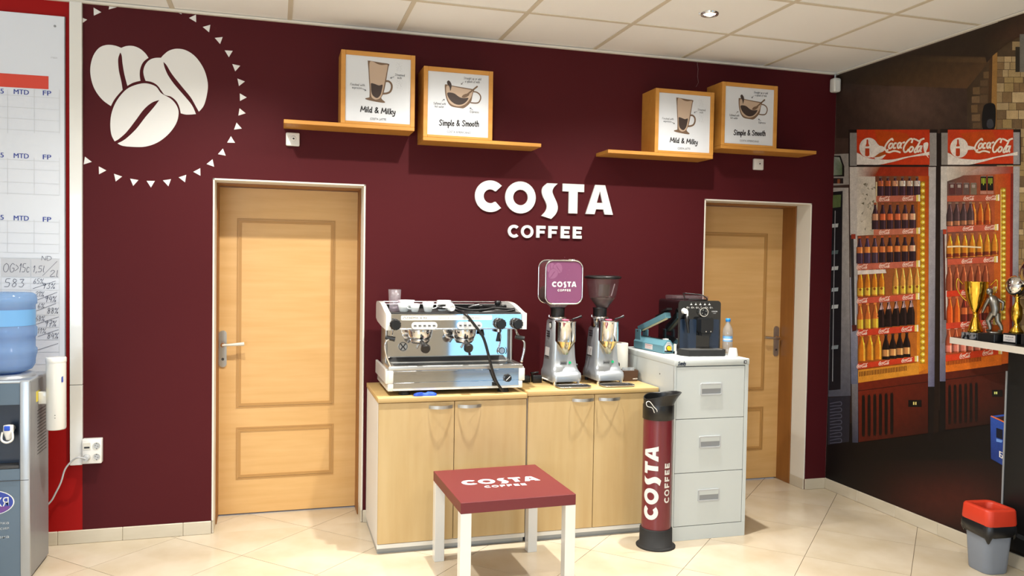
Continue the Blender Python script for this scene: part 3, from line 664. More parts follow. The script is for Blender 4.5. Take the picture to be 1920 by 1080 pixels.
# ================================================================ cupboards
def cupboard(x0, x1, yf, zt, hx, label):
    t = thing('cupboard', label, 'cupboard', ((x0 + x1) / 2, yf / 2, 0), 'beech cupboards along the wall')
    c = MB('carcass'); c.box(x0, x1, yf + .019, -.012, .032, zt - .026, .001, 1); c.build('carcass', t)
    c = MB('plinth'); c.box(x0 + .004, x1 - .004, yf + .024, -.03, 0, .032); c.build('plinth', t)
    c = MB('gloss'); c.box(x0, x1, yf + .004, yf + .019, .030, .052, .001, 1); c.build('base_strip', t)
    c = MB('beechtop'); c.box(x0 - .003, x1 + .001, yf - .006, -.012, zt - .026, zt, .0025, 2); c.build('cupboard_top', t)
    m = (x0 + x1) / 2
    for a, b_, h in ((x0 + .002, m - .0018, hx[0]), (m + .0018, x1 - .002, hx[1])):
        d = MB('beech'); d.box(a, b_, yf, yf + .018, .055, zt - .029, .0012, 1); do = d.build('cupboard_door', t)
        z = zt - .055; n = 14; rows = []
        for i in range(n + 1):
            s = i / n; yy = yf - .004 - .026 * math.sin(PI * s) ** .8; xx = h - .063 + .126 * s
            rows.append([(xx, yy - .002, z - .0085), (xx, yy + .002, z - .0085), (xx, yy + .002, z + .0085), (xx, yy - .002, z + .0085)])
        hb = MB('brushed'); hb.loft(rows, smooth=False); hb.build('bow_handle', do)
    return t
CT1, CT2 = .812, .824
cupboard(1.043, 1.838, -.549, CT1, (1.366, 1.52), 'beech double-door cupboard under the espresso machine')
cupboard(1.843, 2.612, -.553, CT2, (2.158, 2.314), 'beech double-door cupboard under the two coffee grinders')

# ================================================================ filing cabinet
FX0, FX1, FY, FZ = 2.622, 3.08, -.725, 1.0
t = thing('filing_cabinet', 'tall light grey metal filing cabinet with three drawers', 'filing cabinet', ((FX0 + FX1) / 2, FY / 2, 0))
b = MB('cab'); b.box(FX0, FX1, FY + .004, -.03, 0, FZ - .032, .002, 1); b.build('cabinet_body', t)
b = MB('gap'); b.box(FX0 + .008, FX1 - .02, FY + .002, FY + .006, .078, .962); b.build('drawer_recess', t)
b = MB('cab'); b.box(FX0 - .003, FX1 + .003, FY - .004, -.028, FZ - .034, FZ, .003, 2); b.build('cabinet_top', t)
b = MB('gap'); b.cyl((FX0 - .001, -.55, .9), (FX0 + .002, -.55, .9), .004, None, 10); b.build('screw_hole', t)
b = MB('cab'); b.box(FX0, FX1, FY - .002, FY + .01, 0, .078, .001, 1); b.build('base_rail', t)
for q in ((FX0, FX0 + .011), (FX1 - .022, FX1)): b = MB('cab'); b.box(q[0], q[1], FY - .002, FY + .01, .078, FZ - .034, .001, 1); b.build('corner_post', t)
for z0, z1 in ((.674, .959), (.376, .671), (.081, .373)):
    b = MB('cab'); b.box(FX0 + .0125, FX1 - .0245, FY - .002, FY + .01, z0, z1, .0015, 1); do = b.build('drawer', t)
    cx, cz = 2.846, (z0 + z1) / 2 + .018; fr = front(0, FY - .002, 0)
    b = MB('lgrey'); b.prism(rrect(cx - .066, cx + .066, cz - .033, cz + .033, .006), fr, 0, .006, [rrect(cx - .059, cx + .059, cz - .026, cz + .026, .004)]); h = b.build('drawer_pull', do)
    b = MB('cab'); b.prism([(cx - .059, cz + .003), (cx + .059, cz + .003), (cx + .059, cz + .026), (cx - .059, cz + .026)], fr, 0, .004); b.build('label_holder', h)
    b = MB('grey'); b.prism([(cx - .059, cz - .026), (cx + .059, cz - .026), (cx + .059, cz + .003), (cx - .059, cz + .003)], fr, 0, .0012); b.build('finger_recess', h)
b = MB('navy'); fr = front(0, FY - .0045, 0); pen(b, 'Sandy', fr, 2.640, .973, .016, .0022, .046, .1); b.ribbon([(2.638, .969), (2.684, .969)], .0012, fr); b.build('maker_badge', t)
b = MB('dgrey'); b.box(FX1 - .034, FX1 - .016, FY - .008, FY - .003, .972, .990, .002, 2); lk = b.build('lock', t)
b = MB('lgrey'); b.cyl((FX1 - .025, FY - .008, .981), (FX1 - .025, FY - .0095, .981), .005, None, 14); b.build('lock_barrel', lk)

# ================================================================ low table
t = thing('side_table', 'low square maroon table with white legs and COSTA lettering', 'table', (1.593, -.935, 0))
tf = Matrix.Translation((1.593, -.935, 0)) @ Matrix.Rotation(math.radians(1.6), 4, 'Z')
b = MB('tabletop', tf); b.box(-.274, .274, -.282, .282, .40, .45, .0015, 1); top = b.build('table_top', t)
for sx in (-1, 1):
    for sy in (-1, 1):
        b = MB('gloss', tf); x, y = sx * .249, sy * .257; b.box(x - .025, x + .025, y - .025, y + .025, 0, .3995, .0012, 1); b.build('leg', t)
k = .386 / LOGO_W
o = Vector((1.402, -.948, .45)); fr = (o, X, Y, Z)
for ch, o_, h_ in LOGO: MB('letter').prism(sc2(o_, k), fr, 0, .0006, [sc2(q, k) for q in h_]).build('letter', top)

# ================================================================ cup tube
bx, by, R_ = 2.515, -.755, .079
t = thing('cup_dispenser_tube', 'tall maroon tube with black collars and vertical COSTA COFFEE lettering', 'dispenser', (bx, by, 0))
b = MB('blackm'); b.lathe([(.0, 0), (.105, 0), (.106, .006), (.099, .012), (.088, .014), (.087, .10), (.083, .105), (.080, .105)], (bx, by, 0), 40); b.build('foot_collar', t)
b = MB('tube'); b.lathe([(R_, .09), (R_, .70)], (bx, by, 0), 48); tb = b.build('tube', t)
# black funnel head: collar with an open scoop lip
b = MB('black'); b.lathe([(.080, .69), (.084, .692), (.084, .765), (.081, .772)], (bx, by, 0), 40); b.build('head_collar', t)
rings = []
for z, k_, sh in ((.768, 0, 0), (.785, .2, .2), (.80, .5, .5), (.812, .85, .8), (.818, 1, 1)):
    ring = []
    for i in range(40):
        a = 2 * PI * i / 40; ca, sa = math.cos(a), math.sin(a); lip = max(0, ca * .86 - sa * .5)
        r = .081 + .040 * k_ * lip ** 1.2; zz = z + .018 * k_ * lip - .02 * k_ * max(0, -ca) ** 2
        ring.append((bx + r * ca, by + r * sa, zz))
    rings.append(ring)
b = MB('black'); b.loft(rings, cap=False); inn = [[(bx + (x - bx) * .955, by + (y - by) * .955, z + .001) for x, y, z in r] for r in rings]
b.loft([rings[-1], inn[-1]] + inn[-2::-1], cap=False); b.add([(bx + .074 * math.cos(2 * PI * i / 24), by + .074 * math.sin(2 * PI * i / 24), .772) for i in range(24)], [tuple(range(24))]); b.build('funnel_head', t)
b = MB('gloss'); b.tube(spline([tuple(at(*q, -.836)) for q in ((1227, 774), (1223, 765), (1214, 762), (1212, 755), (1218, 753), (1226, 763), (1231, 768), (1232, 772))], 4), .0022, 6); b.build('spring_clip', t)
def wrap(pts, ang0):      # lettering turned upright and bent round the tube
    out = []
    for a, b_ in pts:
        th = ang0 - b_ / R_; out.append((bx + (R_ + .0008) * math.cos(th), by + (R_ + .0008) * math.sin(th), .160 + a))
    return out
def subdiv(p, m=.008):
    out = []
    for i in range(len(p)):
        a, b_ = p[i], p[(i + 1) % len(p)]; n = max(1, int(math.hypot(b_[0] - a[0], b_[1] - a[1]) / m))
        out += [(a[0] + (b_[0] - a[0]) * k_ / n, a[1] + (b_[1] - a[1]) * k_ / n) for k_ in range(n)]
    return out
kk = .395 / LOGO_W
view = math.atan2(CAM.y - by, CAM.x - bx)
for ch, o_, h_ in LOGO:
    loops = [subdiv(sc2(o_, kk))] + [subdiv(sc2(q, kk)) for q in h_]
    # slice the outline into narrow strips so that it follows the curve of the tube
    b = MB('letter'); lo_ = min(q[1] for q in loops[0]); hi_ = max(q[1] for q in loops[0]); n = max(2, int((hi_ - lo_) / .008))
    for s in range(n):
        c0, c1 = lo_ + (hi_ - lo_) * s / n, lo_ + (hi_ - lo_) * (s + 1) / n
        tr = tessellate_polygon([[Vector((q[0], q[1], 0)) for q in l] for l in loops]); fl = [q for l in loops for q in l]
        for tri in tr:
            p = clip([fl[i] for i in tri], -9, 9, c0, c1)
            if len(p) >= 3 and area2(p) > 1e-9:
                w_ = wrap([(q[0], q[1] - .0055) for q in p], view)
                ar = sum(p[i][0] * p[(i + 1) % len(p)][1] - p[(i + 1) % len(p)][0] * p[i][1] for i in range(len(p)))
                b.add(w_, [tuple(range(len(w_))) if ar < 0 else tuple(reversed(range(len(w_))))])
    b.build('letter', tb)

# ================================================================ espresso machine
t = thing('espresso_machine', 'two-group mirror-steel espresso machine with white side panels', 'coffee machine', (1.46, -.28, CT1))
EX0, EX1, EF = 1.084, 1.838, -.50
b = MB('steel'); b.box(EX0 + .016, EX1 - .016, EF + .008, -.07, .842, .945); b.build('base_body', t)
for z0, z1 in ((.881, .940), (.850, .879)):
    b = MB('mirror'); b.box(EX0 + .040, EX1 - .034, EF - .002, EF + .008, z0, z1, .001, 1); b.build('front_panel', t)
b = MB('gloss'); b.box(EX0 + .03, EX1 - .02, EF - .001, EF + .01, .838, .850, .001, 1); b.build('bottom_strip', t)
for s, x0, x1 in ((-1, EX0, EX0 + .040), (1, EX1 - .034, EX1)):
    b = MB('gloss'); b.box(x0, x1, EF - .004, EF + .02, .876, .944, .004, 2); b.box(x0 + (.012 if s < 0 else 0), x1 - (.012 if s > 0 else 0), EF - .003, EF + .02, .836, .877, .004, 2)
    xo = x0 if s < 0 else x1 - .014
    b.box(xo, xo + .014, EF + .018, -.06, .876, .950, .002, 1).box(xo + (.010 if s < 0 else -.010), xo + .014 + (.010 if s < 0 else -.010), EF + .018, -.07, .838, .877, .002, 1); b.build('base_side_panel', t)
for x in (1.19, 1.73):
    for y in (-.455, -.12): b = MB('blackm'); b.cyl((x, y, CT1), (x, y, .84), .032, .024, 20); b.build('foot', t)
b = MB('brushed'); zt = .966
for q in ((EX0 + .014, EX1 - .012, EF - .002, EF + .03), (EX0 + .014, EX1 - .012, -.315, -.29), (EX0 + .014, EX0 + .05, EF + .03, -.315), (EX1 - .05, EX1 - .012, EF + .03, -.315)): b.box(q[0], q[1], q[2], q[3], .944, zt, .003, 2)
b.build('drip_tray_rim', t)
b = MB('steel'); b.box(EX0 + .05, EX1 - .05, EF + .03, -.315, .945, .952)
dg_ = b.build('drip_pan', t)
for k in range(11): y = EF + .038 + k * .0132; MB('steel').box(EX0 + .05, EX1 - .05, y, y + .006, .952, .960).build('drip_bar', dg_)
b = MB('dgrey'); b.add([(EX0 + .04, -.31, .966), (EX1 - .05, -.31, .966), (EX1 - .065, -.287, .992), (EX0 + .055, -.287, .992)], [(0, 1, 2, 3)]); b.use('brushed').box(EX0 + .055, EX1 - .065, -.29, -.285, .966, .992); b.build('splash_lip', t)
b = MB('mirror'); b.box(EX0 + .03, EX1 - .028, -.286, -.27, .966, 1.162); b.build('backsplash', t)
b = MB('brushed'); b.box(EX0 + .028, EX1 - .026, -.27, -.08, .945, 1.162); b.build('rear_column', t)
for x in (EX0 + .026, EX1 - .026): b = MB('brushed'); b.cyl((x, -.31, .96), (x, -.31, 1.16), .008, None, 12); b.build('side_post', t)
# head
b = MB('steel'); b.box(EX0 + .02, EX1 - .02, EF + .012, -.08, 1.160, 1.238); b.build('head_body', t)
b = MB('mirror'); b.box(EX0 + .026, EX1 - .024, EF - .004, EF + .012, 1.161, 1.238, .001, 1); b.build('head_front_panel', t)
b = MB('steel'); b.box(EX0 + .022, EX1 - .02, EF - .006, EF + .012, 1.156, 1.163, .001, 1); b.build('head_lower_trim', t)
prof = [(EF - .008, 1.155), (EF - .008, 1.236)] + spline([(EF - .004, 1.2415), (EF + .035, 1.246), (EF + .07, 1.253), (EF + .14, 1.269), (EF + .22, 1.283), (EF + .30, 1.288), (-.12, 1.287), (-.085, 1.278), (-.075, 1.262)], 4) + [(-.075, 1.19), (-.14, 1.176), (-.30, 1.163)]
for x0, x1 in ((EX0 - .002, EX0 + .024), (EX1 - .022, EX1 + .004)):
    b = MB('gloss'); b.prism(prof, (Vector((x0, 0, 0)), Y, Z, X), 0, x1 - x0); b.build('head_side_panel', t)
b = MB('blackm'); b.box(EX0 + .024, EX1 - .022, EF + .02, -.085, 1.238, 1.243); b.build('cup_shelf_mat', t)
b = MB('black'); b.box(EX0 + .024, EX1 - .022, -.092, -.08, 1.243, 1.268); b.build('rear_guard', t)
for z in (1.268, 1.282): b = MB('steel'); b.cyl((EX0 + .02, -.095, z), (EX1 - .02, -.095, z), .004, None, 10); b.build('cup_rail', t)
fr = front(0, EF - .004, 0)
b = MB('gloss'); b.prism(rrect(1.160, 1.648, 1.206, 1.231, .006), fr, 0, .003); npo = b.build('name_plate', t)
fr2 = front(0, EF - .0072, 0)
b = MB('pdark'); type_(b, 'FAEMA', fr2, 1.192, 1.2145, .009, .058); type_(b, 'E 92', fr2, 1.262, 1.2145, .008, .033); b.ribbon([(1.170, 1.214), (1.179, 1.224), (1.188, 1.214)], .001, fr2); b.build('maker_name', npo)
b = MB('grey'); type_(b, 'Espresso & Cappuccino Bar @ Caffe Italiano', fr2, 1.355, 1.2145, .008, .235, 0, .35); b.build('slogan', npo)
for cx in (1.283, 1.525):
    b = MB('gloss'); b.prism(rrect(cx - .068, cx + .068, 1.159, 1.197, .018), fr, 0, .004); pp = b.build('button_panel', t)
    for k in range(5):
        x = cx - .05 + .025 * k
        b = MB('dgrey'); b.prism(arc(x, 1.180, .006, 180, 360, 8), front(0, EF - .0082, 0), 0, .0008); b.ribbon([(x + .006, 1.178), (x + .009, 1.176), (x + .006, 1.174)], .0008, front(0, EF - .009, 0)); b.use('lgrey').prism(rrect(x - .008, x + .009, 1.169, 1.185, .004), front(0, EF - .0081, 0), 0, .0002); b.build('button', pp)
for kx in (1.128, 1.69, 1.784):
    b = MB('chrome'); b.cyl((kx, EF - .004, 1.186), (kx, EF - .012, 1.186), .026, .022, 24); kc = b.build('valve_collar', t)
    b = MB('black'); n = 24; rings = []
    for y_, r_ in ((EF - .010, .024), (EF - .014, .028), (EF - .04, .028), (EF - .046, .023)):
        rings.append([(kx + (r_ + (.0015 if i % 2 else -.0008)) * math.cos(2 * PI * i / n), y_, 1.186 + (r_ + (.0015 if i % 2 else -.0008)) * math.sin(2 * PI * i / n)) for i in range(n)][::-1])
    b.loft(rings); b.build('valve_knob', t)
for gx, hx_ in ((1.275, 1.279), (1.516, 1.506)):
    gy = -.42
    b = MB('chrome'); b.lathe([(.0, 1.163), (.066, 1.163), (.066, 1.145), (.062, 1.118), (.055, 1.102), (.0, 1.102)], (gx, gy, 0), 32); g = b.build('group_head', t)
    b = MB('dgrey'); b.box(gx + .002, gx + .008, gy - .066, gy - .055, 1.105, 1.122); b.build('notch', g)
    b = MB('steel'); b.lathe([(.0, 1.103), (.052, 1.103), (.053, 1.092), (.047, 1.085), (.042, 1.078), (.0, 1.074)], (gx, gy, 0), 28); pf = b.build('portafilter', t)
    b = MB('steel'); b.tube([(gx - .004, gy - .01, 1.08), (gx - .012, gy - .014, 1.065), (gx - .02, gy - .016, 1.052)], .006, 8).tube([(gx + .004, gy - .01, 1.08), (gx + .016, gy - .014, 1.066), (gx + .022, gy - .016, 1.054)], .006, 8); b.build('spout', pf)
    b = MB('black'); b.tube([(gx, gy - .045, 1.090), (gx + (hx_ - gx) * .6, gy - .09, 1.082), (hx_, gy - .13, 1.070), (hx_, gy - .150, 1.064), (hx_, gy - .165, 1.060)], [.010, .013, .021, .026, .020], 16); b.build('handle', pf)
for s, pts, grip in ((-1, ((1.118, EF + .02, 1.158), (1.116, EF + .0, 1.140), (1.108, -.52, 1.118), (1.082, -.53, 1.100), (1.076, -.53, 1.07), (1.086, -.525, 1.02), (1.098, -.52, .992), (1.106, -.515, .975)), (1.105, -.522, 1.116)),
                     (1, ((1.788, EF + .02, 1.158), (1.790, EF, 1.135), (1.800, -.52, 1.112), (1.822, -.53, 1.09), (1.824, -.53, 1.05), (1.816, -.53, 1.01), (1.810, -.53, .985)), (1.802, -.522, 1.112))):
    b = MB('chrome'); b.tube(spline(pts, 5), .0055, 10); b.sphere(pts[-1], .008, 10, 8); sw = b.build('steam_wand', t)
    b = MB('black'); g = Vector(grip); b.cyl(g + Vector((-.026, .006, .004)), g + Vector((.022, -.006, -.006)), .011, .013, 14); b.build('rubber_grip', sw)
b = MB('chrome'); b.tube([(1.694, EF + .03, 1.158), (1.694, EF + .028, 1.138)], .009, 10); hs = b.build('hot_water_spout', t)
b = MB('black'); b.cyl((1.694, EF + .028, 1.140), (1.694, EF + .03, 1.088), .004, .014, 14); b.build('rubber_tip', hs)
b = MB('black'); b.cyl((1.640, -.33, 1.150), (1.640, -.33, 1.108), .004, .013, 14); b.build('valve_tip', t)
for px, py, kind in ((755.6, 649.7, 0), (941, 657.5, 1)):  # small marked disc and ringed disc on the backsplash
    q = at(px, py, -.287); fr = front(q.x, -.2865, q.z)
    b = MB('steel'); b.prism(circ(0, 0, .026 if kind == 0 else .019, 28), fr, 0, .003)
    if kind == 0: b.use('dgrey').prism(circ(0, 0, .024, 28), fr, .003, .0035, [circ(0, 0, .021, 28)]); b.ribbon([(-.012, .014), (0, -.004), (.012, .014)], .0035, fr, .004); b.ribbon([(-.010, -.014), (0, .002), (.010, -.014)], .0035, fr, .004)
    else: b.use('navy').prism(circ(0, 0, .019, 28), fr, .003, .0035, [circ(0, 0, .015, 28)]); b.use('pdark').ribbon(arc(0, 0, .028, 140, 220, 8), .0012, fr, .003); b.ribbon(arc(0, 0, .028, -40, 40, 8), .0012, fr, .003)
    b.build('round_disc', t)
b = MB('black'); b.cyl((1.739, EF - .002, .892), (1.739, EF - .022, .892), .022, .019, 24); kd = b.build('power_dial', t)
b = MB('white'); b.ribbon([(-.011, -.010), (.010, .010)], .0018, front(1.739, EF - .0225, .892)); b.build('dial_mark', kd)
b = MB('black'); b.box(1.655, 1.682, EF - .008, EF - .002, .852, .872, .001, 1); b.build('latch', t)

# things on the espresso machine
TOPZ = 1.243
def cup(x, y, r, h, ang, label, lying=False, grp='white cups on the espresso machine'):
    tf = Matrix.Translation((x, y, TOPZ + .0005)) @ Matrix.Rotation(ang, 4, 'Z')
    if lying: tf = Matrix.Translation((x, y, TOPZ + r + .002)) @ Matrix.Rotation(ang, 4, 'Z') @ Matrix.Rotation(math.radians(86), 4, 'X') @ Matrix.Translation((0, 0, -h / 2))
    t = thing('espresso_cup', label, 'cup', (x, y, TOPZ), grp)
    b = MB('porcelain', tf); b.lathe([(.0, .002), (r * .42, .002), (r * .45, 0), (r * .6, 0), (r * .66, .003), (r * .85, h * .5), (r, h), (r - .003, h), (r * .8, h * .45), (r * .5, .006), (0, .006)], (0, 0, 0), 26); b.build('cup_body', t)
    b = MB('porcelain', tf); b.tube(spline([(r * .9, 0, h * .78), (r + .014, 0, h * .8), (r + .016, 0, h * .5), (r * .8, 0, h * .36)], 4), .003, 6); b.build('handle', t)
cup(1.190, -.405, .034, .046, math.radians(-20), 'wide white cup on the espresso machine next to the tumbler')
cup(1.245, -.42, .028, .045, math.radians(195), 'small white cup second from the tumbler, handle hidden')
cup(1.318, -.415, .031, .052, math.radians(-25), 'white cup with visible side handle in the middle of the cup row')
cup(1.408, -.345, .032, .048, math.radians(60), 'white cup half hidden behind the black cable loop')
cup(1.432, -.466, .026, .044, math.radians(186), 'small white cup lying on its side under the cable', True)
cup(1.225, -.26, .046, .056, math.radians(90), 'large white cup standing behind the front row of cups')
cup(1.440, -.235, .040, .054, math.radians(60), 'white cup at the back beneath the cable loop')
t = MB('glass'); t.lathe([(.0, .004), (.027, .004), (.028, 0), (.030, .04), (.0345, .118), (.0330, .118), (.0285, .04), (.026, .012), (0, .010)], (1.1465, -.36, TOPZ), 28)
t.build('tumbler', label='tall clear glass tumbler on the espresso machine corner', category='glass')
t = thing('coffee_tamper', 'black-knobbed coffee tamper standing on the espresso machine', 'tamper', (1.735, -.30, TOPZ))
b = MB('black'); b.lathe([(.0, .058), (.014, .057), (.019, .048), (.017, .036), (.010, .028), (.010, .014)], (1.735, -.30, TOPZ), 20); b.build('knob', t)
b = MB('chrome'); b.lathe([(.010, .015), (.026, .012), (.027, .002), (.0, .0005)], (1.735, -.30, TOPZ), 24); b.build('base', t)
t = thing('power_cable', 'thick black power cable coiled on the espresso machine and hanging down its front', 'cable', (1.6, -.4, TOPZ))
def ap(px, py, Y): return tuple(at(px, py, Y))
P1 = [ap(905, 574, -.24), ap(925, 575, -.215), ap(955, 574, -.20), ap(963, 580, -.38), ap(930, 577.5, -.385), ap(905, 581, -.40), ap(878, 581, -.40), ap(845, 574, -.395), ap(826, 573, -.40), ap(822, 577, -.415), ap(845, 577, -.425), ap(857, 581.5, -.43), ap(866, 585.5, -.475), ap(874, 590.5, -.522), ap(880, 597, -.526), ap(891, 611, -.528), ap(903, 627, -.530), ap(909.5, 642, -.532), ap(916, 666, -.534), ap(922, 690, -.530), ap(928, 709, -.522), ap(934, 721, -.522), ap(942.5, 733, -.520)]
b = MB('black'); b.tube(spline(P1, 5), .0075, 8); b.build('cable', t)
P2 = [ap(963, 581, -.40), ap(948, 584, -.41), ap(925, 584.5, -.41), ap(900, 586, -.40), ap(880, 585, -.42), ap(866, 584, -.44), ap(857, 581, -.43)]
b = MB('black'); b.tube(spline(P2, 5), .007, 8); b.build('cable_loop', t)
q = Vector(ap(888, 575, -.30)); b = MB('black'); b.tube([q + Vector((-.03, 0, -.008)), q + Vector((-.005, 0, 0)), q + Vector((.03, 0, .004))], [.010, .014, .017], 12); pl = b.build('plug', t)
for d in (-.007, .007): MB('chrome').cyl(q + Vector((.03, d, .005)), q + Vector((.048, d, .007)), .0024, None, 8).build('plug_pin', pl)
t = MB('blue'); ring = lambda z, k: [(1.29 + .062 * k * math.cos(a), -.512 + .022 * k * math.sin(a) + .006 * math.sin(3 * a), CT1 + z + .003 * math.sin(2 * a + 1) * (1 if z > .002 else 0)) for a in [2 * PI * i / 18 for i in range(18)]]
t.loft([ring(.0005, 1), ring(.008, .96), ring(.014, .7), ring(.016, .3)]); t.build('cleaning_cloth', label='folded bright blue cloth under the espresso machine', category='cloth')

# ================================================================ grinders
def grinder(cx, label, kind):
    z0 = CT2; yb = -.17; t = thing('coffee_grinder', label, 'coffee grinder', (cx, -.3, z0), 'coffee grinders')
    top = 1.19 if kind == 'can' else 1.145
    def ring(z, yf, yk, hw, r=.028):
        r = min(r, hw * .6); pts = rrect(cx - hw, cx + hw, yf, yk, r, 4); return [(a, b_, z) for a, b_ in pts]
    b = MB('silver'); b.loft([ring(z0 + .022, -.405, yb + .01, .086), ring(z0 + .045, -.408, yb + .01, .088), ring(z0 + .066, -.402, yb + .005, .087), ring(z0 + .078, -.375, yb, .083), ring(z0 + .10, -.355, yb, .078), ring(z0 + .15, -.345, yb - .002, .073), ring(z0 + .25, -.337, yb - .005, .068), ring(top - .012, -.335, yb - .01, .0635), ring(top, -.328, yb - .018, .057)]); body = b.build('grinder_body', t)
    for x in (cx - .07, cx + .07):
        for y in (-.385, -.20): b = MB('chrome' if y < -.3 else 'blackm'); b.cyl((x, y, z0), (x, y, z0 + .026), .011, None, 14); b.build('foot', t)
    # coffee tray
    b = MB('black'); b.prism([(a, q) for a, q in rrect(cx - .085, cx + .105, -.515, -.41, .03, 5)], (Vector((0, 0, z0)), X, Y, Z), .001, .005); tr = b.build('coffee_tray', t)
    b = MB('chrome'); l = rrect(cx - .085, cx + .105, -.515, -.41, .03, 5); b.tube([(a, q, z0 + .007) for a, q in l] + [(l[0][0], l[0][1], z0 + .007)], .0042, 6, False); b.build('tray_rim', tr)
    # doser
    dy = -.375; dx = cx - .008
    b = MB('chrome'); b.lathe([(.0, 1.192), (.056, 1.192), (.0605, 1.189), (.061, 1.184), (.058, 1.180), (.058, 1.074)], (dx, dy, 0), 36); dz = b.build('doser', t)
    b = MB('brass'); b.lathe([(.058, 1.074), (.050, 1.062), (.013, .998), (.0, .996)], (dx, dy, 0), 36); b.build('doser_cone', dz)
    b = MB('pink'); b.box(dx - .02, dx + .012, dy - .02, dy + .01, 1.192, 1.198, .002, 1); b.build('doser_button', dz)
    b = MB('black'); b.tube([(dx + .05, dy + .03, 1.195), (dx + .09, dy + .04, 1.205), (dx + .11, dy + .045, 1.212)], [.005, .005, .009], 8); b.build('doser_lever', dz)
    # neck
    nx, ny = cx - .018, -.262
    b = MB('chrome'); b.lathe([(.0, top), (.05, top), (.056, top + .006) if kind == 'can' else (.05, 1.19), (.056, 1.201), (.052, 1.208), (.03, 1.208)], (nx, ny, 0), 28); b.cyl((nx - .055, ny - .01, 1.204), (nx - .055, ny - .01, 1.216), .005, None, 10); b.build('burr_collar', t)
    b = MB('black'); b.lathe([(.040, 1.207), (.041, 1.252), (.045, 1.258), (.0, 1.258)], (nx, ny, 0), 28); b.build('neck', t)
    # details on the body
    zf = z0 + .10
    b = MB('black'); b.cyl((cx, -.3385, z0 + .178), (cx, -.3425, z0 + .178), .006, None, 12); b.build('front_hole', body)
    b = MB('grey'); b.prism(rrect(cx - .03, cx + .012, z0 + .112, z0 + .132, .003), front(0, -.348, 0), 0, .006); bd = b.build('maker_badge', body)
    b = MB('black'); pen(b, 'mini', front(0, -.3545, 0), cx - .026, z0 + .117, .011, .0012, .034, .1); b.build('badge_lettering', bd)
    b = MB('green'); b.cyl((cx + .030, -.344, z0 + .124), (cx + .030, -.356, z0 + .124), .008, .007, 14); b.build('power_lamp', body)
    b = MB('black'); b.cyl((cx + .075, -.30, z0 + .10), (cx + .094, -.30, z0 + .10), .012, None, 14); b.build('side_switch', body)
    xs_ = cx - .073
    for k in range(3): MB('black').box(xs_ - .001, xs_ + .006, -.275, -.235, z0 + .295 - .014 * k, z0 + .300 - .014 * k).build('vent_slot', body)
    b = MB('sticker'); b.add([(cx - .0765, -.29, z0 + .145), (cx - .0765, -.215, z0 + .145), (cx - .0725, -.215, z0 + .205), (cx - .0725, -.29, z0 + .205)], [(0, 3, 2, 1)]); b.use('dgrey').add([(cx - .0772, -.288, z0 + .147), (cx - .0772, -.217, z0 + .147), (cx - .0768, -.217, z0 + .156), (cx - .0768, -.288, z0 + .156)], [(0, 3, 2, 1)]); b.build('rating_sticker', body)
    if kind == 'can':
        b = MB('black'); b.cyl((cx - .060, -.285, z0 + .335), (cx - .069, -.285, z0 + .333), .020, None, 20); b.use('gloss').cyl((cx - .068, -.285, z0 + .333), (cx - .0715, -.285, z0 + .3325), .014, None, 18); b.build('timer_dial', body)
        # rounded-square bean can with printed front
        hx0, hx1, hz0, hz1 = cx - .119, cx + .104, 1.283, 1.531; yf, yk = -.335, -.205
        o_ = rrect(hx0, hx1, hz0, hz1, .045, 7)
        b = MB('hopper'); b.loft([[(a, yf + .006, q) for a, q in o_][::-1], [(a, yk, q) for a, q in o_][::-1]], cap=False); hp = b.build('bean_can', t)
        b = MB('beans'); b.prism(rrect(hx0 + .006, hx1 - .006, hz0 + .006, hz0 + .10, .03), front(0, yf + .02, 0), -.1, 0); b.build('coffee_beans', hp)
        b = MB('tube'); b.prism(o_, front(0, yk, 0), -.004, 0); b.build('back_plate', hp)
        b = MB('purple'); b.prism(rrect(hx0 + .006, hx1 - .006, hz0 + .006, hz1 - .006, .04, 7), front(0, yf, 0), -.004, 0); fp = b.build('printed_front', hp)
        for yy in (yf, yk): b = MB('chrome'); b.tube([(a, yy, q) for a, q in o_] + [(o_[0][0], yy, o_[0][1])], .005, 6, False); b.build('can_rim', hp)
        kk_ = .148 / LOGO_W; fr = front(hx0 + .038, yf - .0005, hz0 + .098)
        for ch, p_, h_ in LOGO: MB('letter').prism(sc2(p_, kk_), fr, 0, .0004, [sc2(q, kk_) for q in h_]).build('letter', fp)
        for i, bp in enumerate(BEANS):
            b = MB('purplet'); pp = [(a * .17, q * .17) for a, q in blob([c2(*q) for q in bp], SHARP[i])]; b.prism(pp, front(hx0 + .068, yf - .0004, hz1 - .05 - .41), 0, .0002); b.build('faint_bean_print', fp)
        b = MB('purplet')
        for k in range(12): a = math.radians(-150 + 18 * k); b.prism(circ(hx0 + .055 + .085 * math.cos(a), hz1 - .045 + .085 * math.sin(a), .0018, 5), front(0, yf - .0004, 0), 0, .0002)
        b.build('faint_dot_ring', fp)['kind'] = 'stuff'
        b = MB('plastic'); b.lathe([(.040, 1.256), (.055, 1.270), (.075, 1.284)], (nx, ny, 0), 28, 1.0, .8); b.build('can_funnel', t)
        b = MB('chrome'); b.box(cx + .03, cx + .07, -.30, -.26, 1.532, 1.540, .002, 1); b.build('can_catch', hp)
    else:
        hx = nx + .014
        b = MB('hopper'); b.lathe([(.036, 1.256), (.046, 1.275), (.078, 1.318), (.083, 1.34), (.096, 1.42), (.098, 1.43)], (hx, ny, 0), 36); hp = b.build('bean_hopper', t)
        b = MB('beans'); b.lathe([(.0, 1.262), (.034, 1.262), (.044, 1.277), (.072, 1.314), (.0, 1.322)], (hx, ny, 0), 28); b.build('coffee_beans', hp)
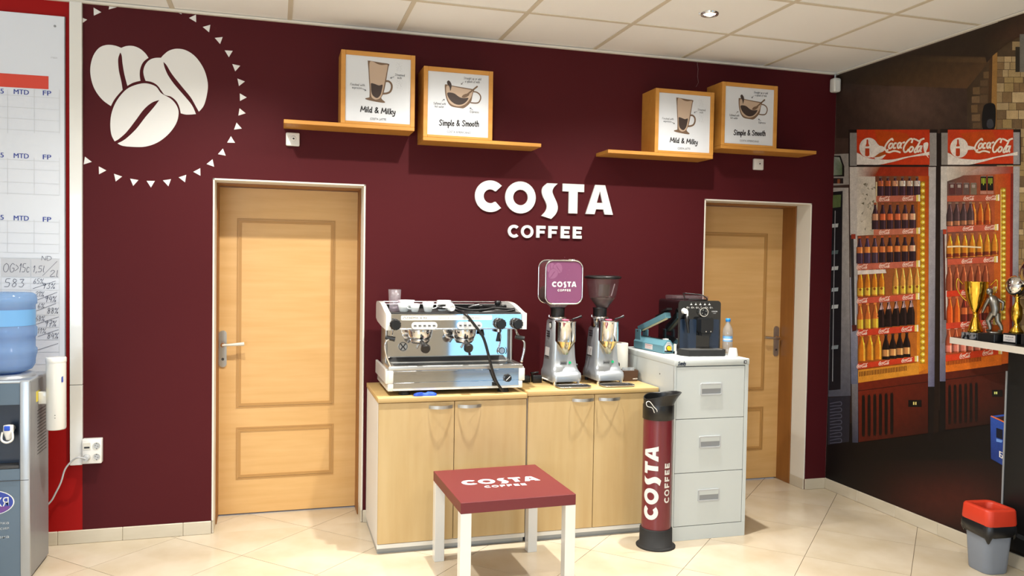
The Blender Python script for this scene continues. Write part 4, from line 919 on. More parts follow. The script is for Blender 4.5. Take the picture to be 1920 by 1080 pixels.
        b = MB('black'); b.lathe([(.0, 1.448), (.090, 1.447), (.108, 1.442), (.110, 1.436), (.106, 1.430), (.096, 1.428)], (hx, ny, 0), 36); b.build('hopper_lid', hp)
        b = MB('brown'); b.add([(hx - .035 + .07 * i / 6 + .004 * j, ny - .02 - .012 * math.sin(PI * i / 6), 1.325 + .07 * j) for j in (0, 1) for i in range(7)], [(i, i + 1, 8 + i, 7 + i) for i in range(6)]); b.build('hopper_sleeve', hp)
        b = MB('sticker'); b.tube([(hx + .03, ny - .06, 1.33), (hx + .05, ny - .062, 1.40)], .003, 6); b.build('hopper_stick', hp)
        b = MB('dgrey'); b.box(cx - .05, cx - .02, -.33, -.28, 1.14, 1.195).cyl((cx - .06, -.29, 1.19), (cx - .01, -.29, 1.19), .008, None, 12); b.build('mechanism', t)
    return t
grinder(2.124, 'silver coffee grinder topped by rounded maroon COSTA bean can', 'can')
grinder(2.388, 'silver coffee grinder with clear funnel hopper and black lid', 'funnel')

# power bricks beside the first grinder
for i, (x, y, lab) in enumerate(((1.985, -.262, 'black power adapter plugged to the white cord beside the grinder'), (1.925, -.235, 'black plug block behind the power adapter'))):
    t = thing('power_adapter', lab, 'adapter', (x, y, CT2), 'black power adapters')
    b = MB('black'); b.box(x - .028, x + .026, y - .02, y + .03, CT2 + .001, CT2 + (.045 if i == 0 else .038), .004, 2); b.build('adapter_case', t)
    b = MB('black'); b.tube([(x - .02, y, CT2 + .04), (x - .035, y, CT2 + .055), (x + (-.01 if i else .012), y + .01, CT2 + .058)], .007, 8); b.build('plug', t)
MB('gloss').tube(spline([(2.012, -.275, CT2 + .03), (2.035, -.30, CT2 + .022), (2.06, -.33, CT2 + .012), (2.075, -.345, CT2 + .006)], 4), .0045, 8).build('white_lead', label='short white cord from black adapter to the grinder', category='cord')
# paper roll and brown caddy
t = thing('paper_towel_roll', 'white paper towel roll standing behind the grinder', 'paper roll', (2.540, -.17, CT2))
b = MB('offw'); b.lathe([(.014, .002), (.052, .002), (.053, .006), (.053, .21), (.051, .214), (.014, .214), (.014, .15)], (2.540, -.17, CT2), 36); b.build('roll', t)
b = MB('brown'); b.lathe([(.0139, .215), (.0139, .13), (.012, .13), (.012, .215)], (2.540, -.17, CT2), 16); b.build('core', t)
t = thing('cup_caddy', 'small brown plastic caddy in front of the paper roll', 'caddy', (2.553, -.27, CT2))
b = MB('brown'); cx0, cx1, cy0, cy1 = 2.500, 2.606, -.315, -.236
b.loft([[(a, q, CT2 + z) for a, q in rrect(cx0 + k, cx1 - k, cy0 + k, cy1 - k, .014)] for z, k in ((.001, .003), (.05, 0), (.064, 0))], cap=False)
b.loft([[(a, q, CT2 + z) for a, q in rrect(cx0 + k, cx1 - k, cy0 + k, cy1 - k, .012)] for z, k in ((.064, 0), (.064, .004), (.006, .006))], cap=False)
b.add([(a, q, CT2 + .006) for a, q in rrect(cx0 + .006, cx1 - .006, cy0 + .006, cy1 - .006, .01)], [tuple(range(24))]); b.build('caddy_box', t)
b = MB('white'); type_(b, 'LAVAZZA', front(0, cy0 - .0006, 0), 2.566, CT2 + .012, .007, .03, .02); b.build('brand_lettering', t)
for i, (x, y) in enumerate(((2.530, -.285), (2.568, -.282))):
    b = MB('plastic'); b.lathe([(.0, .0), (.017, .0), (.021, .07), (.020, .07), (.016, .002), (0, .002)], (x, y, CT2 + .008), 20); b.build('plastic_cup', label=('clear plastic cup in the brown caddy, nearer the grinder', 'clear plastic cup in the brown caddy, nearer the filing cabinet')[i], category='cup', group='clear cups in the caddy')
# ================================================================ on the filing cabinet
t = thing('impulse_sealer', 'teal hand-lever bag sealer with yellow dial on the filing cabinet', 'bag sealer', (2.715, -.26, FZ))
tf = Matrix.Translation((2.727, -.445, FZ)) @ Matrix.Rotation(math.radians(5.2), 4, 'Z')
house = [(-.036, .004), (.036, .004), (.036, .046), (.012, .078), (-.012, .078), (-.036, .046)]
b = MB('sealer', tf); b.prism(house, (Vector((0, 0, 0)), X, Z, Y), 0, .335); b.build('sealer_body', t)
b = MB('sealerd', tf); b.box(-.033, .033, .01, .325, 0, .0045); b.build('base_plate', t)
b = MB('black', tf); b.box(-.011, .011, .02, .27, .078, .0805); st = b.build('sealing_strip', t)
for y in (.06, .13, .20): MB('steel', tf).cyl((-.006, y, .0805), (-.006, y, .082), .003, None, 8).build('rivet', st)
b = MB('offw', tf); b.box(-.012, .012, .018, .045, .0785, .084, .001, 1); b.build('strip_clip', t)
for s in (-1, 1): MB('sealer', tf).box(s * .026 - .003, s * .026 + .003, .27, .335, .04, .118, .002, 1).build('hinge_bracket', t)
b = MB('dgrey', tf); b.cyl((-.03, .305, .108), (.03, .305, .108), .006, None, 12); b.build('hinge_pin', t)
a0, a1 = Vector((0, .31, .108)), Vector((0, .015, .208)); d = (a1 - a0).normalized(); up = d.cross(X).normalized() * (1 if d.cross(X).z > 0 else -1)
def armbox(mb, s0, s1, hw, u0, u1):
    L = (a1 - a0).length; rows = []
    for s in (s0, s1):
        c = a0 + d * (L * s); rows.append([c - X * hw + up * u0, c + X * hw + up * u0, c + X * hw + up * u1, c - X * hw + up * u1])
    mb.loft(rows, smooth=False)
b = MB('sealer', tf); armbox(b, -.02, 1.02, .018, .0, .030); ar = b.build('press_arm', t)
b = MB('cream', tf); armbox(b, .06, .97, .006, -.006, 0); b.build('pressing_bar', ar)
b = MB('black', tf); armbox(b, .66, .98, .014, .030, .042); armbox(b, .9, 1.1, .018, .040, .052); b.build('arm_handle', ar)
fr = (tf @ Vector((0, 0, 0)), tf.to_3x3() @ X, Z, tf.to_3x3() @ -Y)
b = MB('lgrey'); b.prism([(-.026, .018), (.026, .018), (.026, .044), (.009, .068), (-.009, .068), (-.026, .044)], fr, 0, .002); fp = b.build('dial_plate', t)
b = MB('black'); b.prism(circ(0, .032, .017, 22), fr, .002, .0025); b.prism([(-.026, .010), (.026, .010), (.026, .018), (-.026, .018)], fr, .0, .002); b.build('dial_scale', fp)
b = MB('yellow'); b.prism(circ(0, .032, .013, 20), fr, .0025, .012); b.build('timer_dial', fp)
b = MB('navy'); type_(b, 'POWER', fr, 0, .056, .005, .022, 0, 0, 'C', .0022); b.build('dial_lettering', fp)
fr = (tf @ Vector((-.0365, .20, 0)), tf.to_3x3() @ -Y, Z, tf.to_3x3() @ -X)
b = MB('sticker'); b.prism([(0, .012), (.085, .012), (.085, .042), (0, .042)], fr, .0, .0008); so = b.build('warning_label', t)
b = MB('banner'); type_(b, 'WARNING', fr, .006, .032, .006, .07, .01, 0, 'L', .001); type_(b, 'Disconnect power', fr, .006, .024, .004, .06, 0, 0, 'L', .001); type_(b, 'before servicing', fr, .006, .017, .004, .06, 0, 0, 'L', .001); b.build('label_lettering', so)

t = thing('bean_to_cup_machine', 'black bean-to-cup coffee machine on the filing cabinet', 'coffee machine', (2.88, -.36, FZ))
tf = Matrix.Translation((2.757, -.498, FZ)) @ Matrix.Rotation(math.radians(-5), 4, 'Z')
W_, H_ = .262, .312
b = MB('blackg', tf); o_ = rrect(0, W_, .012, H_, .02, 4); b.prism(o_, (Vector((0, 0, 0)), X, Z, -Y), -.30, 0); mb_ = b.build('machine_body', t)
b = MB('black', tf); b.box(-.004, W_ + .004, -.02, .30, 0, .014, .003, 1); b.build('machine_base', t)
b = MB('blackm', tf)
pts = [(-.004, 0), (W_ + .006, 0), (W_ + .006, -.06), (W_ - .02, -.098), (.03, -.098), (-.004, -.05)]
b.prism(pts, (Vector((0, 0, 0)), X, Y, Z), .002, .036); dt = b.build('drip_tray', t)
b = MB('brushed', tf); b.prism(sc2(pts, .9, .012, -.003), (Vector((0, 0, 0)), X, Y, Z), .036, .0375); b.build('drip_grid', dt)
fr = (tf @ Vector((0, -.0008, 0)), tf.to_3x3() @ X, Z, tf.to_3x3() @ -Y)
b = MB('white')
for k in range(5):
    x = .078 + .028 * k; b.prism([(x - .007, .287), (x + .007, .287), (x + .004, .292), (x - .004, .292)], fr, 0, .0004); b.prism(circ(x, .297, .002, 8), fr, 0, .0004)
for k in range(6):
    x = .055 + .0285 * k; b.ribbon(arc(x, .272, .004, 60, 300, 8), .0009, fr, .0004); b.ribbon([(x + .006, .269), (x + .007, .274), (x + .010, .274)], .0008, fr, .0004); b.prism(circ(x + .013, .269, .0012, 8), fr, 0, .0004)
b.build('control_icons', mb_)
b = MB('lgrey'); type_(b, 'GAGGIA', fr, .205, .247, .007, .036, .02, 0, 'L', .0004); type_(b, 'naviglio', fr, .213, .238, .005, .02, 0, 0, 'L', .0004); b.build('maker_name', mb_)
R3 = tf.to_3x3()
def lp(x, y, z): return tf @ Vector((x, y, z))
b = MB('chrome'); b.cyl(lp(.148, 0, .247), lp(.148, -.022, .247), .030, .027, 28); b.use('black').cyl(lp(.148, -.022, .247), lp(.148, -.024, .247), .022, None, 24); dl = b.build('selector_dial', t)
b = MB('white'); f3 = (lp(.148, -.0245, .247), R3 @ X, Z, R3 @ -Y)
for k in range(4): b.prism(circ(.014 * math.cos(k * 1.57 + .5), .014 * math.sin(k * 1.57 + .5), .002, 8), f3, 0, .0004)
b.build('dial_marks', dl)
b = MB('gloss'); b.cyl(lp(.035, 0, .252), lp(.035, -.022, .252), .017, .015, 22); sk = b.build('steam_knob', t)
b = MB('white'); b.box(-.004, .004, -.004, .004, -.014, .014); 
for i in range(len(b.v)): b.v[i] = lp(.046, -.022, .238) + R3 @ b.v[i]
b.build('knob_lever', sk)
b = MB('black'); b.tube([lp(.042, -.004, .225), lp(.042, -.028, .218), lp(.043, -.03, .20)], .009, 10).cyl(lp(.042, -.03, .208), lp(.042, -.03, .194), .015, .013, 14).cyl(lp(.043, -.03, .195), lp(.050, -.035, .128), .010, .007, 14); b.build('steam_wand', t)
b = MB('black', tf); o_ = rrect(.118, .192, .128, .216, .012, 4); b.prism(o_, (Vector((0, 0, 0)), X, Z, -Y), 0, .055); b.box(.128, .182, -.05, 0, .11, .13, .004, 1); sp = b.build('coffee_spout', t)
for x in (.147, .176): MB('chrome').cyl(lp(x, -.056, .138), lp(x, -.058, .138), .0035, None, 10).build('spout_tip', sp)
b = MB('navy', tf); b.prism(rrect(.012, .112, .03, .205, .01), (Vector((0, 0, 0)), X, Z, -Y), 0, .0015); b.build('front_panel', t); b = MB('navy', tf); b.prism(rrect(.196, .252, .03, .205, .01), (Vector((0, 0, 0)), X, Z, -Y), 0, .0015); b.build('front_panel', t)
b = MB('hopper', tf); b.box(.03, W_ - .03, .10, .28, H_, H_ + .022, .006, 2); b.build('bean_lid', t)
b = MB('black'); b.tube(spline([lp(.06, .05, H_ + .006), lp(.075, .10, H_ + .03), lp(.09, .14, H_ + .036), lp(.14, .12, H_ + .034), lp(.19, .10, H_ + .028), lp(.20, .05, H_ + .005), lp(.15, .03, H_ + .004), lp(.08, .04, H_ + .006)], 5), .0035, 8); b.build('cable', t)
b = MB('gloss', tf); b.box(-.012, -.006, .0, .03, .018, .06, .001, 1); b.box(-.012, -.004, .0, .01, .002, .02); pt_ = b.build('paper_tag', t)

t = thing('water_bottle', 'small clear water bottle with blue cap on the filing cabinet', 'bottle', (3.053, -.545, FZ))
bc = (3.053, -.545, FZ); b = MB('plastic'); b.lathe([(0.0000, .001), (0.0234, .001), (0.0284, .008), (0.0293, .03), (0.0270, .036), (0.0293, .043), (0.0293, .075), (0.0279, .08), (0.0279, .108), (0.0293, .112), (0.0293, .13), (0.0252, .155), (0.0126, .180), (0.0113, .195)], bc, 24); b.build('bottle_body', t)
b = MB('bluecap'); b.lathe([(0.0000, .212), (0.0131, .211), (0.0140, .205), (0.0140, .193), (0.0113, .192)], bc, 20); b.build('cap', t)
b = MB('bluelabel'); b.lathe([(0.0286, .079), (0.0286, .109)], bc, 24); lb = b.build('label', t)
b = MB('gloss'); b.lathe([(0.0289, .087), (0.0289, .095)], bc, 24); b.build('label_band', lb)
MB('gloss').lathe([(.0, .052), (.019, .051), (.022, .046), (.0285, .006), (.0285, .0), (.026, .0), (.020, .044), (0, .046)], (3.028, -.645, FZ), 24).build('paper_cup', label='small white cup upside down on the filing cabinet corner', category='cup')

# ================================================================ water cooler
t = thing('water_cooler', 'grey floor-standing water cooler at the far left', 'water cooler', (-.705, -.32, 0))
wx0, wx1, wy0, wy1, wz = -.862, -.553, -.478, -.165, .935
b = MB('coolgrey'); b.box(wx0 + .002, wx1, wy0 + .068, wy1, .012, wz - .012, .002, 1); b.build('cooler_body', t)
for x in (wx0 + .002, wx1 - .012): b = MB('coolgrey'); b.box(x, x + .012, wy0 + .012, wy0 + .069, .012, wz - .012); b.build('side_return', t)
b = MB('dgrey'); b.box(wx0 + .01, wx1 - .006, wy0 + .03, wy1 - .02, 0, .014); b.build('cooler_base', t)
for x in (wx0, wx1 - .040): b = MB('silver'); b.box(x, x + .040, wy0 - .006, wy0 + .014, .01, wz - .004, .003, 2); b.build('front_pillar', t)
b = MB('bluegrey'); b.box(wx0 + .04, wx1 - .04, wy0 - .002, wy0 + .068, .822, wz - .006, .001, 1); b.build('upper_panel', t)
b = MB('bluegrey'); b.box(wx0 + .04, wx1 - .04, wy0 - .002, wy0 + .068, .02, .525, .001, 1); lp_ = b.build('lower_panel', t)
b = MB('navy'); b.box(wx0 + .04, wx1 - .04, wy0 + .06, wy0 + .066, .525, .822); b.box(wx1 - .045, wx1 - .04, wy0, wy0 + .06, .525, .822).box(wx0 + .04, wx0 + .045, wy0, wy0 + .06, .525, .822); b.build('tap_recess', t)
b = MB('dgrey'); b.box(wx0 + .045, wx1 - .045, wy0 - .002, wy0 + .06, .526, .54, .002, 1); b.build('drip_tray', t)
b = MB('dgrey'); b.box(wx0 + .04, wx1 - .004, wy0 - .0065, wy0 + .0, .470, .4725); b.build('panel_joint', t)
for tx in (-.642, -.76):
    b = MB('white'); b.cyl((tx, wy0 + .06, .705), (tx, wy0 + .01, .705), .014, None, 14).lathe([(.0, .73), (.02, .728), (.022, .70), (.012, .668), (.010, .66), (0, .66)], (tx, wy0 + .005, 0), 18).tube(spline([(tx - .02, wy0 - .012, .70), (tx - .022, wy0 - .018, .665), (tx, wy0 - .02, .652), (tx + .022, wy0 - .018, .665), (tx + .02, wy0 - .012, .70)], 4), .005, 6); tp = b.build('tap', t)
    b = MB('blue' if tx > -.7 else 'redlid'); b.box(tx - .012, tx + .012, wy0 - .022, wy0 - .012, .706, .728, .003, 2); b.build('tap_marker', tp)
# oval maker badge
fr = front(-.715, wy0 - .002, .372)
el = lambda k, dy=0: [(.098 * k * math.cos(a), .058 * k * math.sin(a) + dy) for a in [2 * PI * i / 36 for i in range(36)]]
b = MB('gloss'); b.prism(el(1.0), fr, 0, .001); b.use('badge').prism(el(.95), fr, .001, .0015); b.use('badgep').prism(clip(el(.92), -1, 1, -1, -.018), fr, .0015, .0018); bd = b.build('maker_badge', lp_)
b = MB('gloss'); type_(b, 'БАНКЯ', fr, 0, -.018, .04, .15, 0, 0, 'C', .002); b.build('badge_lettering', bd)
fr = front(-.715, wy0 - .0025, 0)
for s_, z_ in (('извор всяка', .270), ('нашата мисия', .245), ('естествена', .205)): b = MB('lgrey'); type_(b, s_, fr, .0, z_, .013, .15, 0, 0, 'C'); b.build('panel_lettering', lp_)
for k in range(14): MB('dgrey').box(wx1 - .001, wx1 + .0006, wy0 + .12, wy1 - .04, .56 + .016 * k, .564 + .016 * k).build('vent_slot', t)
MB('yellowtag').box(wx1 - .001, wx1 + .0008, wy0 + .10, wy0 + .17, .815, .865).build('yellow_tag', t)
b = MB('silver'); b.box(wx0, wx1, wy0 - .004, wy1, wz - .014, wz, .004, 2); b.lathe([(.135, wz), (.130, wz + .012), (.11, wz + .018), (.075, wz + .012), (.06, wz - .001)], (-.703, -.318, 0), 36); b.build('cooler_top', t)
bc = (-.703, -.322, 0)
t = thing('water_cooler_bottle', 'large translucent blue water bottle upside down on the cooler', 'bottle', (bc[0], bc[1], wz + .02))
prof = [(.055, .952), (.09, .956), (.118, .970), (.130, .992), (.132, 1.02), (.134, 1.03), (.1385, 1.045), (.1385, 1.065), (.131, 1.075), (.131, 1.118), (.136, 1.126), (.1385, 1.14), (.1385, 1.165), (.1315, 1.178), (.1315, 1.275), (.138, 1.282), (.1385, 1.30), (.135, 1.322), (.12, 1.333), (.06, 1.336), (.0, 1.334)]
b = MB('bluebottle'); b.lathe(prof, bc, 48); b.build('bottle_shell', t)
b = MB('bluebottle'); b.lathe([(0, .96), (.11, .972), (.126, 1.0), (.128, 1.075), (.127, 1.255), (0, 1.255)], bc, 40); b.build('water', t)
b = MB('bluelabel')
vs = []; 
for z in (1.180, 1.256):
    for i in range(25): a = math.radians(-118 + 150 * i / 24); vs.append((bc[0] + .1322 * math.cos(a), bc[1] + .1322 * math.sin(a), z))
b.add(vs, [(i, i + 1, 26 + i, 25 + i) for i in range(24)], True); b.build('bottle_label', t)
t = thing('cup_holder_tube', 'white cylindrical paper cup holder fixed to side of cooler', 'cup holder', (-.479, -.33, .673))
b = MB('gloss'); b.lathe([(.0, .674), (.040, .674), (.0435, .680), (.0435, 1.0)], (-.479, -.33, 0), 32); b.build('holder_tube', t)
b = MB('gloss'); b.lathe([(.0445, 1.0), (.0450, 1.004), (.0450, 1.020), (.042, 1.024), (.0, 1.024)], (-.479, -.33, 0), 32); b.build('holder_lid', t)
b = MB('gloss'); b.box(wx1, -.512, -.35, -.31, .80, .86, .004, 2); b.build('mounting_bracket', t)
b = MB('dgrey')
for z in (.735, .748): b.cyl((-.474, -.3735, z), (-.474, -.375, z), .002, None, 8)
b.use('badge').prism([(-.4485, .905), (-.441, .905), (-.441, .935), (-.4485, .93)], front(0, -.362, 0), 0, .001); b.build('tube_marks', t)

# ================================================================ scoreboard on the wall
t = thing('performance_board', 'large white printed sales board with handwritten figures on red wall', 'board', (-.75, 0, .733))
b = MB('paper'); b.box(-1.55, -.513, -.014, -.001, .733, 2.737, .0015, 1); bo = b.build('board_panel', t)
MB('grey').box(-.5128, -.5095, -.015, -.001, .733, 2.737).build('board_edge', t)
yp = -.0148; fr = front(0, yp, 0)
def bp_(x, y): q = at(x, y, yp); return (q.x, q.z)
def cell(mb, x0, y0, x1, y1, d=0.0003): mb.prism([bp_(x0, y0), bp_(x1, y0 + (x1 - x0) * .05 * (0)), bp_(x1, y1), bp_(x0, y1)], fr, d, d)
b = MB('banner'); b.prism([bp_(0, 137), bp_(91, 143), bp_(91, 167.5), bp_(0, 162.5)] , fr, .0004, .0004); b.prism([bp_(0, 137), bp_(-60, 133), bp_(-60, 158.5), bp_(0, 162.5)], fr, .0004, .0004); b.build('red_heading_bar', bo)
b = MB('gridline')
def hl(y, x0=-40, x1=111, k=0): b.ribbon([bp_(x0, y - (60 - x0) * (605 - y) / 6550), bp_(x1, y + (x1 - 60) * (605 - y) / 6550)], .0012, fr, .0003, 0)
for y in (181, 203, 224, 245, 301, 318, 343, 364, 415, 437, 457, 474, 484, 520, 531, 543.5, 567, 590.5, 613.5, 637, 660, 683): hl(y)
for x in (14, 64, 111.5): b.ribbon([bp_(x, 168), bp_(x + .3, 250)], .0012, fr, .0003, 0); b.ribbon([bp_(x, 296), bp_(x + .3, 365)], .0012, fr, .0003, 0); b.ribbon([bp_(x, 412), bp_(x, 473)], .0012, fr, .0003, 0)
for x in (2, 57.5, 111.5): b.ribbon([bp_(x, 484), bp_(x, 690)], .0012, fr, .0003, 0)
b.build('printed_grid', bo)
b = MB('papergrey'); b.prism([bp_(2.5, 484), bp_(56.5, 485), bp_(56.5, 519), bp_(2.5, 518.5)], fr, .0004, .0004); b.prism([bp_(58.5, 485), bp_(111, 486), bp_(111, 519.5), bp_(58.5, 519)], fr, .0004, .0004); b.build('shaded_cell', bo)
def word(s, x0, x1, y, h):
    b = MB('ink'); a, c = Vector(bp_(x0, y)), Vector(bp_(x1, y + (x1 - x0) * (605 - y) / 6550)); type_(b, s, fr, a.x, a.y, h, (c - a).length, .008, 0, 'L', .0006); b.build('column_heading', bo)
for y in (176, 296, 413): word('MTD', 26, 54, y, .024); word('FP', 80.5, 96, y + 2.5, .024); word('95', -7, 7, y - 1.5, .024)
b = MB('penink')
frh = front(0, yp - .0008, 0)
def hand(s, x0, x1, y, h, w=.0009): a, c = bp_(x0, y), bp_(x1, y); pen(b, s, frh, a[0], a[1], h, w, c[0] - a[0], .12)
hand('OG>15c', 5, 55, 510, .044, .0012); hand('1,5l', 61, 84, 510, .032, .0012); hand('2l', 92, 110, 519, .034, .0012); b.ribbon([bp_(80, 517), bp_(107, 490)], .0009, fr, .0005)
hand('ND', 77, 97, 488, .022); hand('583', 7, 47, 538, .042, .0011)
hand('65%', 62, 82, 532, .026); b.ribbon([bp_(62, 541), bp_(104, 527)], .0009, fr, .0005); hand('93%', 79, 104, 541, .028, .0011)
for tx, ty, tw, s1, s2, l in ((66, 556, 17, '21%', '94%', ((71, 562), (107, 548))), (70, 578, 14, '6%', '88%', ((68, 583), (105, 569))), (66, 602, 18, '68%', '97%', ((68, 608), (110, 594))), (70, 625, 17, '11%', '84%', ((71, 631), (110, 618)))):
    hand(s1, tx, tx + tw, ty, .026); hand(s2, tx + 18, tx + 40, ty + 10, .030, .0011); b.ribbon([bp_(*l[0]), bp_(*l[1])], .0009, fr, .0005)
b.ribbon([bp_(68, 657), bp_(109, 644)], .0009, fr, .0005); b.build('handwritten_figures', bo)
b = MB('grey'); q = bp_(103, 49); b.prism(circ(q[0], q[1], .006, 12), fr, .0, .002); q = bp_(101.5, 106.5); type_(b, '_________', fr, q[0], q[1], .006, .03, .01, 0, 'C', .0004); type_(b, 'a report', fr, q[0], q[1] - .008, .006, .03, .0, 0, 'C', .0004); b.build('pin_and_note', bo)
# ================================================================ printed mural on the right wall
MX = ROOM_X1
mural = thing('wall_mural', 'floor-to-ceiling printed mural of drinks fridges on the side wall', 'mural', (MX, -1.15, .071))
def mw(px, py, lay=0):
    q = on(0, MX - .0012 - .0004 * lay, px, py); q.z = max(q.z, .0712); return q
def mpoly(mb, pts, cols, lay):
    """flat patch of print; cols: one colour, or one for each corner"""
    mb.use('print'); mb.k += 1; vs = [mw(x, y, lay + (mb.k % 30) * .03) for x, y in pts]
    cl = [lin(c) for c in cols] if isinstance(cols, (list, tuple)) else None
    if len(pts) <= 4: mb.add(vs, [tuple(range(len(pts)))], col=cl or lin(cols)); return
    tr = tessellate_polygon([[Vector((x, y, 0)) for x, y in pts]])
    for t_ in tr: mb.add([vs[i] for i in t_], [(0, 1, 2)], col=[cl[i] for i in t_] if cl else lin(cols))
def rect(mb, x0, y0, x1, y1, c, lay): mpoly(mb, [(x0, y0), (x1, y0), (x1, y1), (x0, y1)], c, lay)
def stroke(mb, pts, hw, c, lay, n=3):
    pts = spline(pts, n) if len(pts) > 2 else pts; L = []; R = []
    for i, q in enumerate(pts):
        a, b_ = pts[max(0, i - 1)], pts[min(len(pts) - 1, i + 1)]; dx, dy = b_[0] - a[0], b_[1] - a[1]; l = math.hypot(dx, dy) or 1
        L.append((q[0] - dy / l * hw, q[1] + dx / l * hw)); R.append((q[0] + dy / l * hw, q[1] - dx / l * hw))
    for i in range(len(pts) - 1): mpoly(mb, [L[i], L[i + 1], R[i + 1], R[i]], c, lay)
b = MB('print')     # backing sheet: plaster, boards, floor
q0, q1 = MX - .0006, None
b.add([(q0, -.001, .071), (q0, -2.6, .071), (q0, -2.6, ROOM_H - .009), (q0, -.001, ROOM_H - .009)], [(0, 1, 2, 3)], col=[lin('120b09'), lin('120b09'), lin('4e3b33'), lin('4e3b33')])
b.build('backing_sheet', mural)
b = MB('print')
mpoly(b, [(1571, 141), (1700, 100), (1960, 12), (1960, 110), (1890, 80), (1861, 107), (1813, 166), (1570, 158)], '2c2016', 0)
mpoly(b, [(1640, 121), (1700, 103), (1861, 107), (1813, 166), (1600, 158)], ['2c2118', '2e2217', '4a3520', '5a4028', '33261a'], 1)
mpoly(b, [(1700, 107), (1859, 108), (1853, 118), (1700, 114)], ['2e2217', '55402a', '5a4329', '30241a'], 2)
mpoly(b, [(1920, 30), (1960, 15), (1960, 60), (1900, 72), (1880, 60)], '46291b', 1)
b.build('printed_timber_ceiling', mural)
b = MB('print')
rnd = random.Random(5)
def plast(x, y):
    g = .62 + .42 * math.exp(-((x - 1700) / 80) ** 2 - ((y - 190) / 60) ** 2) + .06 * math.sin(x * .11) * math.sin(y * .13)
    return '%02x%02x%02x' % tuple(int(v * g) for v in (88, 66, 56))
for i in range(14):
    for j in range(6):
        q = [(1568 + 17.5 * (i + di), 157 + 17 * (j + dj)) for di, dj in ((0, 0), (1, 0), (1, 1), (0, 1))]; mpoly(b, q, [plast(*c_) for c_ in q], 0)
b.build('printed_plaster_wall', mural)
b = MB('print')
mpoly(b, [(1813, 166), (1861, 107), (1861, 250), (1813, 250)], ['3a2c1e', '4a3826', '5a4632', '42342a'], 1)
pal = ['a08a62', '8c744c', 'b49c74', '96805c', '7c6444', 'a8936e', 'bba57e', '6e5a40', '9a8458']
y = 78
while y < 660:
    h_ = rnd.choice((11, 14, 17, 20)); x = 1869
    while x < 1990:
        w_ = rnd.choice((11, 14, 18, 23)); 
        if not (y + h_ < 108 and x < 1890): s_ = MB('print'); rect(s_, x, y, x + w_ - .8, y + h_ - .8, rnd.choice(pal), 1); s_.build('printed_stone', mural) if x < 1925 else None
        x += w_
    y += h_
rect(b, 1866, 70, 1960, 700, '4a3a28', 0)
for k, (x, y, w_, h_) in enumerate(((1838, 150, 14, 12), (1824, 163, 13, 15), (1838, 164, 15, 12), (1822, 180, 15, 14), (1838, 178, 14, 16), (1821, 196, 12, 16), (1834, 196, 10, 14), (1822, 214, 16, 14), (1824, 230, 14, 12), (1844, 134, 10, 14))): mpoly(b, [(x, y + 1), (x + w_, y), (x + w_, y + h_ - 1), (x, y + h_ - 1)], ('5e4a34', '6a5438', '54402c', '705a40')[k % 4], 2)
mpoly(b, [(1850, 118), (1862, 104), (1876, 92), (1892, 80), (1912, 68), (1960, 48), (1960, 8), (1880, 33), (1840, 70)], ['2c2016', '33261a', '3a2a1a', '3e2c1c', '442c1e', '442c1e', '3a241a', '2c2016', '2a1e15'], 4)
b.build('printed_stone_wall', mural)
b = MB('print'); mpoly(b, [(1861, 103), (1870, 98), (1868, 246), (1858, 246)], '96703c', 3); mpoly(b, [(1855, 112), (1861, 103), (1858, 246), (1852, 246)], '4a321c', 3); b.build('printed_timber_post', mural)
b = MB('print'); rect(b, 1912, 64, 1960, 135, '6b6862', 5); rect(b, 1904, 88, 1912, 135, '2a241c', 5); b.build('printed_screen', mural)
b = MB('print'); mpoly(b, spline([(1847, 196), (1858, 193), (1866, 198), (1867, 220), (1864, 242), (1844, 243), (1841, 225), (1843, 205)], 3, True), '0f0e10', 5); mpoly(b, spline([(1852, 225), (1860, 224), (1863, 236), (1856, 241), (1850, 236)], 3, True), '3a3c44', 6); b.build('printed_speaker', mural)
b = MB('print')
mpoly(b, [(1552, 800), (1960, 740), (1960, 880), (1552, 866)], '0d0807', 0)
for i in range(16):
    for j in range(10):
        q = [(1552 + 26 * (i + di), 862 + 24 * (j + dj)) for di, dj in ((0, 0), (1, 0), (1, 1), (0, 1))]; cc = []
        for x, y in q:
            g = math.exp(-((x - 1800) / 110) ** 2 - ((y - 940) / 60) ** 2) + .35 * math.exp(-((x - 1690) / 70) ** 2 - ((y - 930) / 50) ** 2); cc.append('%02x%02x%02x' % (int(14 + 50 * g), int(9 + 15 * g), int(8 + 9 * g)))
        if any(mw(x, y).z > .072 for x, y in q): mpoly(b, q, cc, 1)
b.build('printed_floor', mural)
# script logo in header-crop units
SCRIPT = [[(1195,255),(1185,215),(1140,240),(1080,310),(1045,390),(1060,450),(1110,430)], [(1060,468),(1130,487),(1200,462),(1270,465),(1345,492)], [(1160,300),(1120,360),(1130,410),(1170,390),(1195,330),(1165,300)], [(1270,310),(1235,305),(1205,360),(1215,405),(1255,390)],
 [(1345,290),(1300,310),(1285,370),(1305,405),(1345,340),(1365,290),(1340,380),(1370,400)], [(1385,300),(1430,280)], [(1555,300),(1575,230),(1530,220),(1460,290),(1405,400),(1420,480),(1465,470),(1500,420)], [(1590,215),(1650,235),(1700,260),(1760,225),(1805,212)],
 [(1555,370),(1515,420),(1520,475),(1560,465),(1590,400),(1555,370)], [(1740,222),(1690,330),(1620,440),(1620,490),(1660,470)], [(1740,360),(1690,380),(1665,440),(1685,480),(1725,420),(1755,350),(1730,450),(1745,485)]]
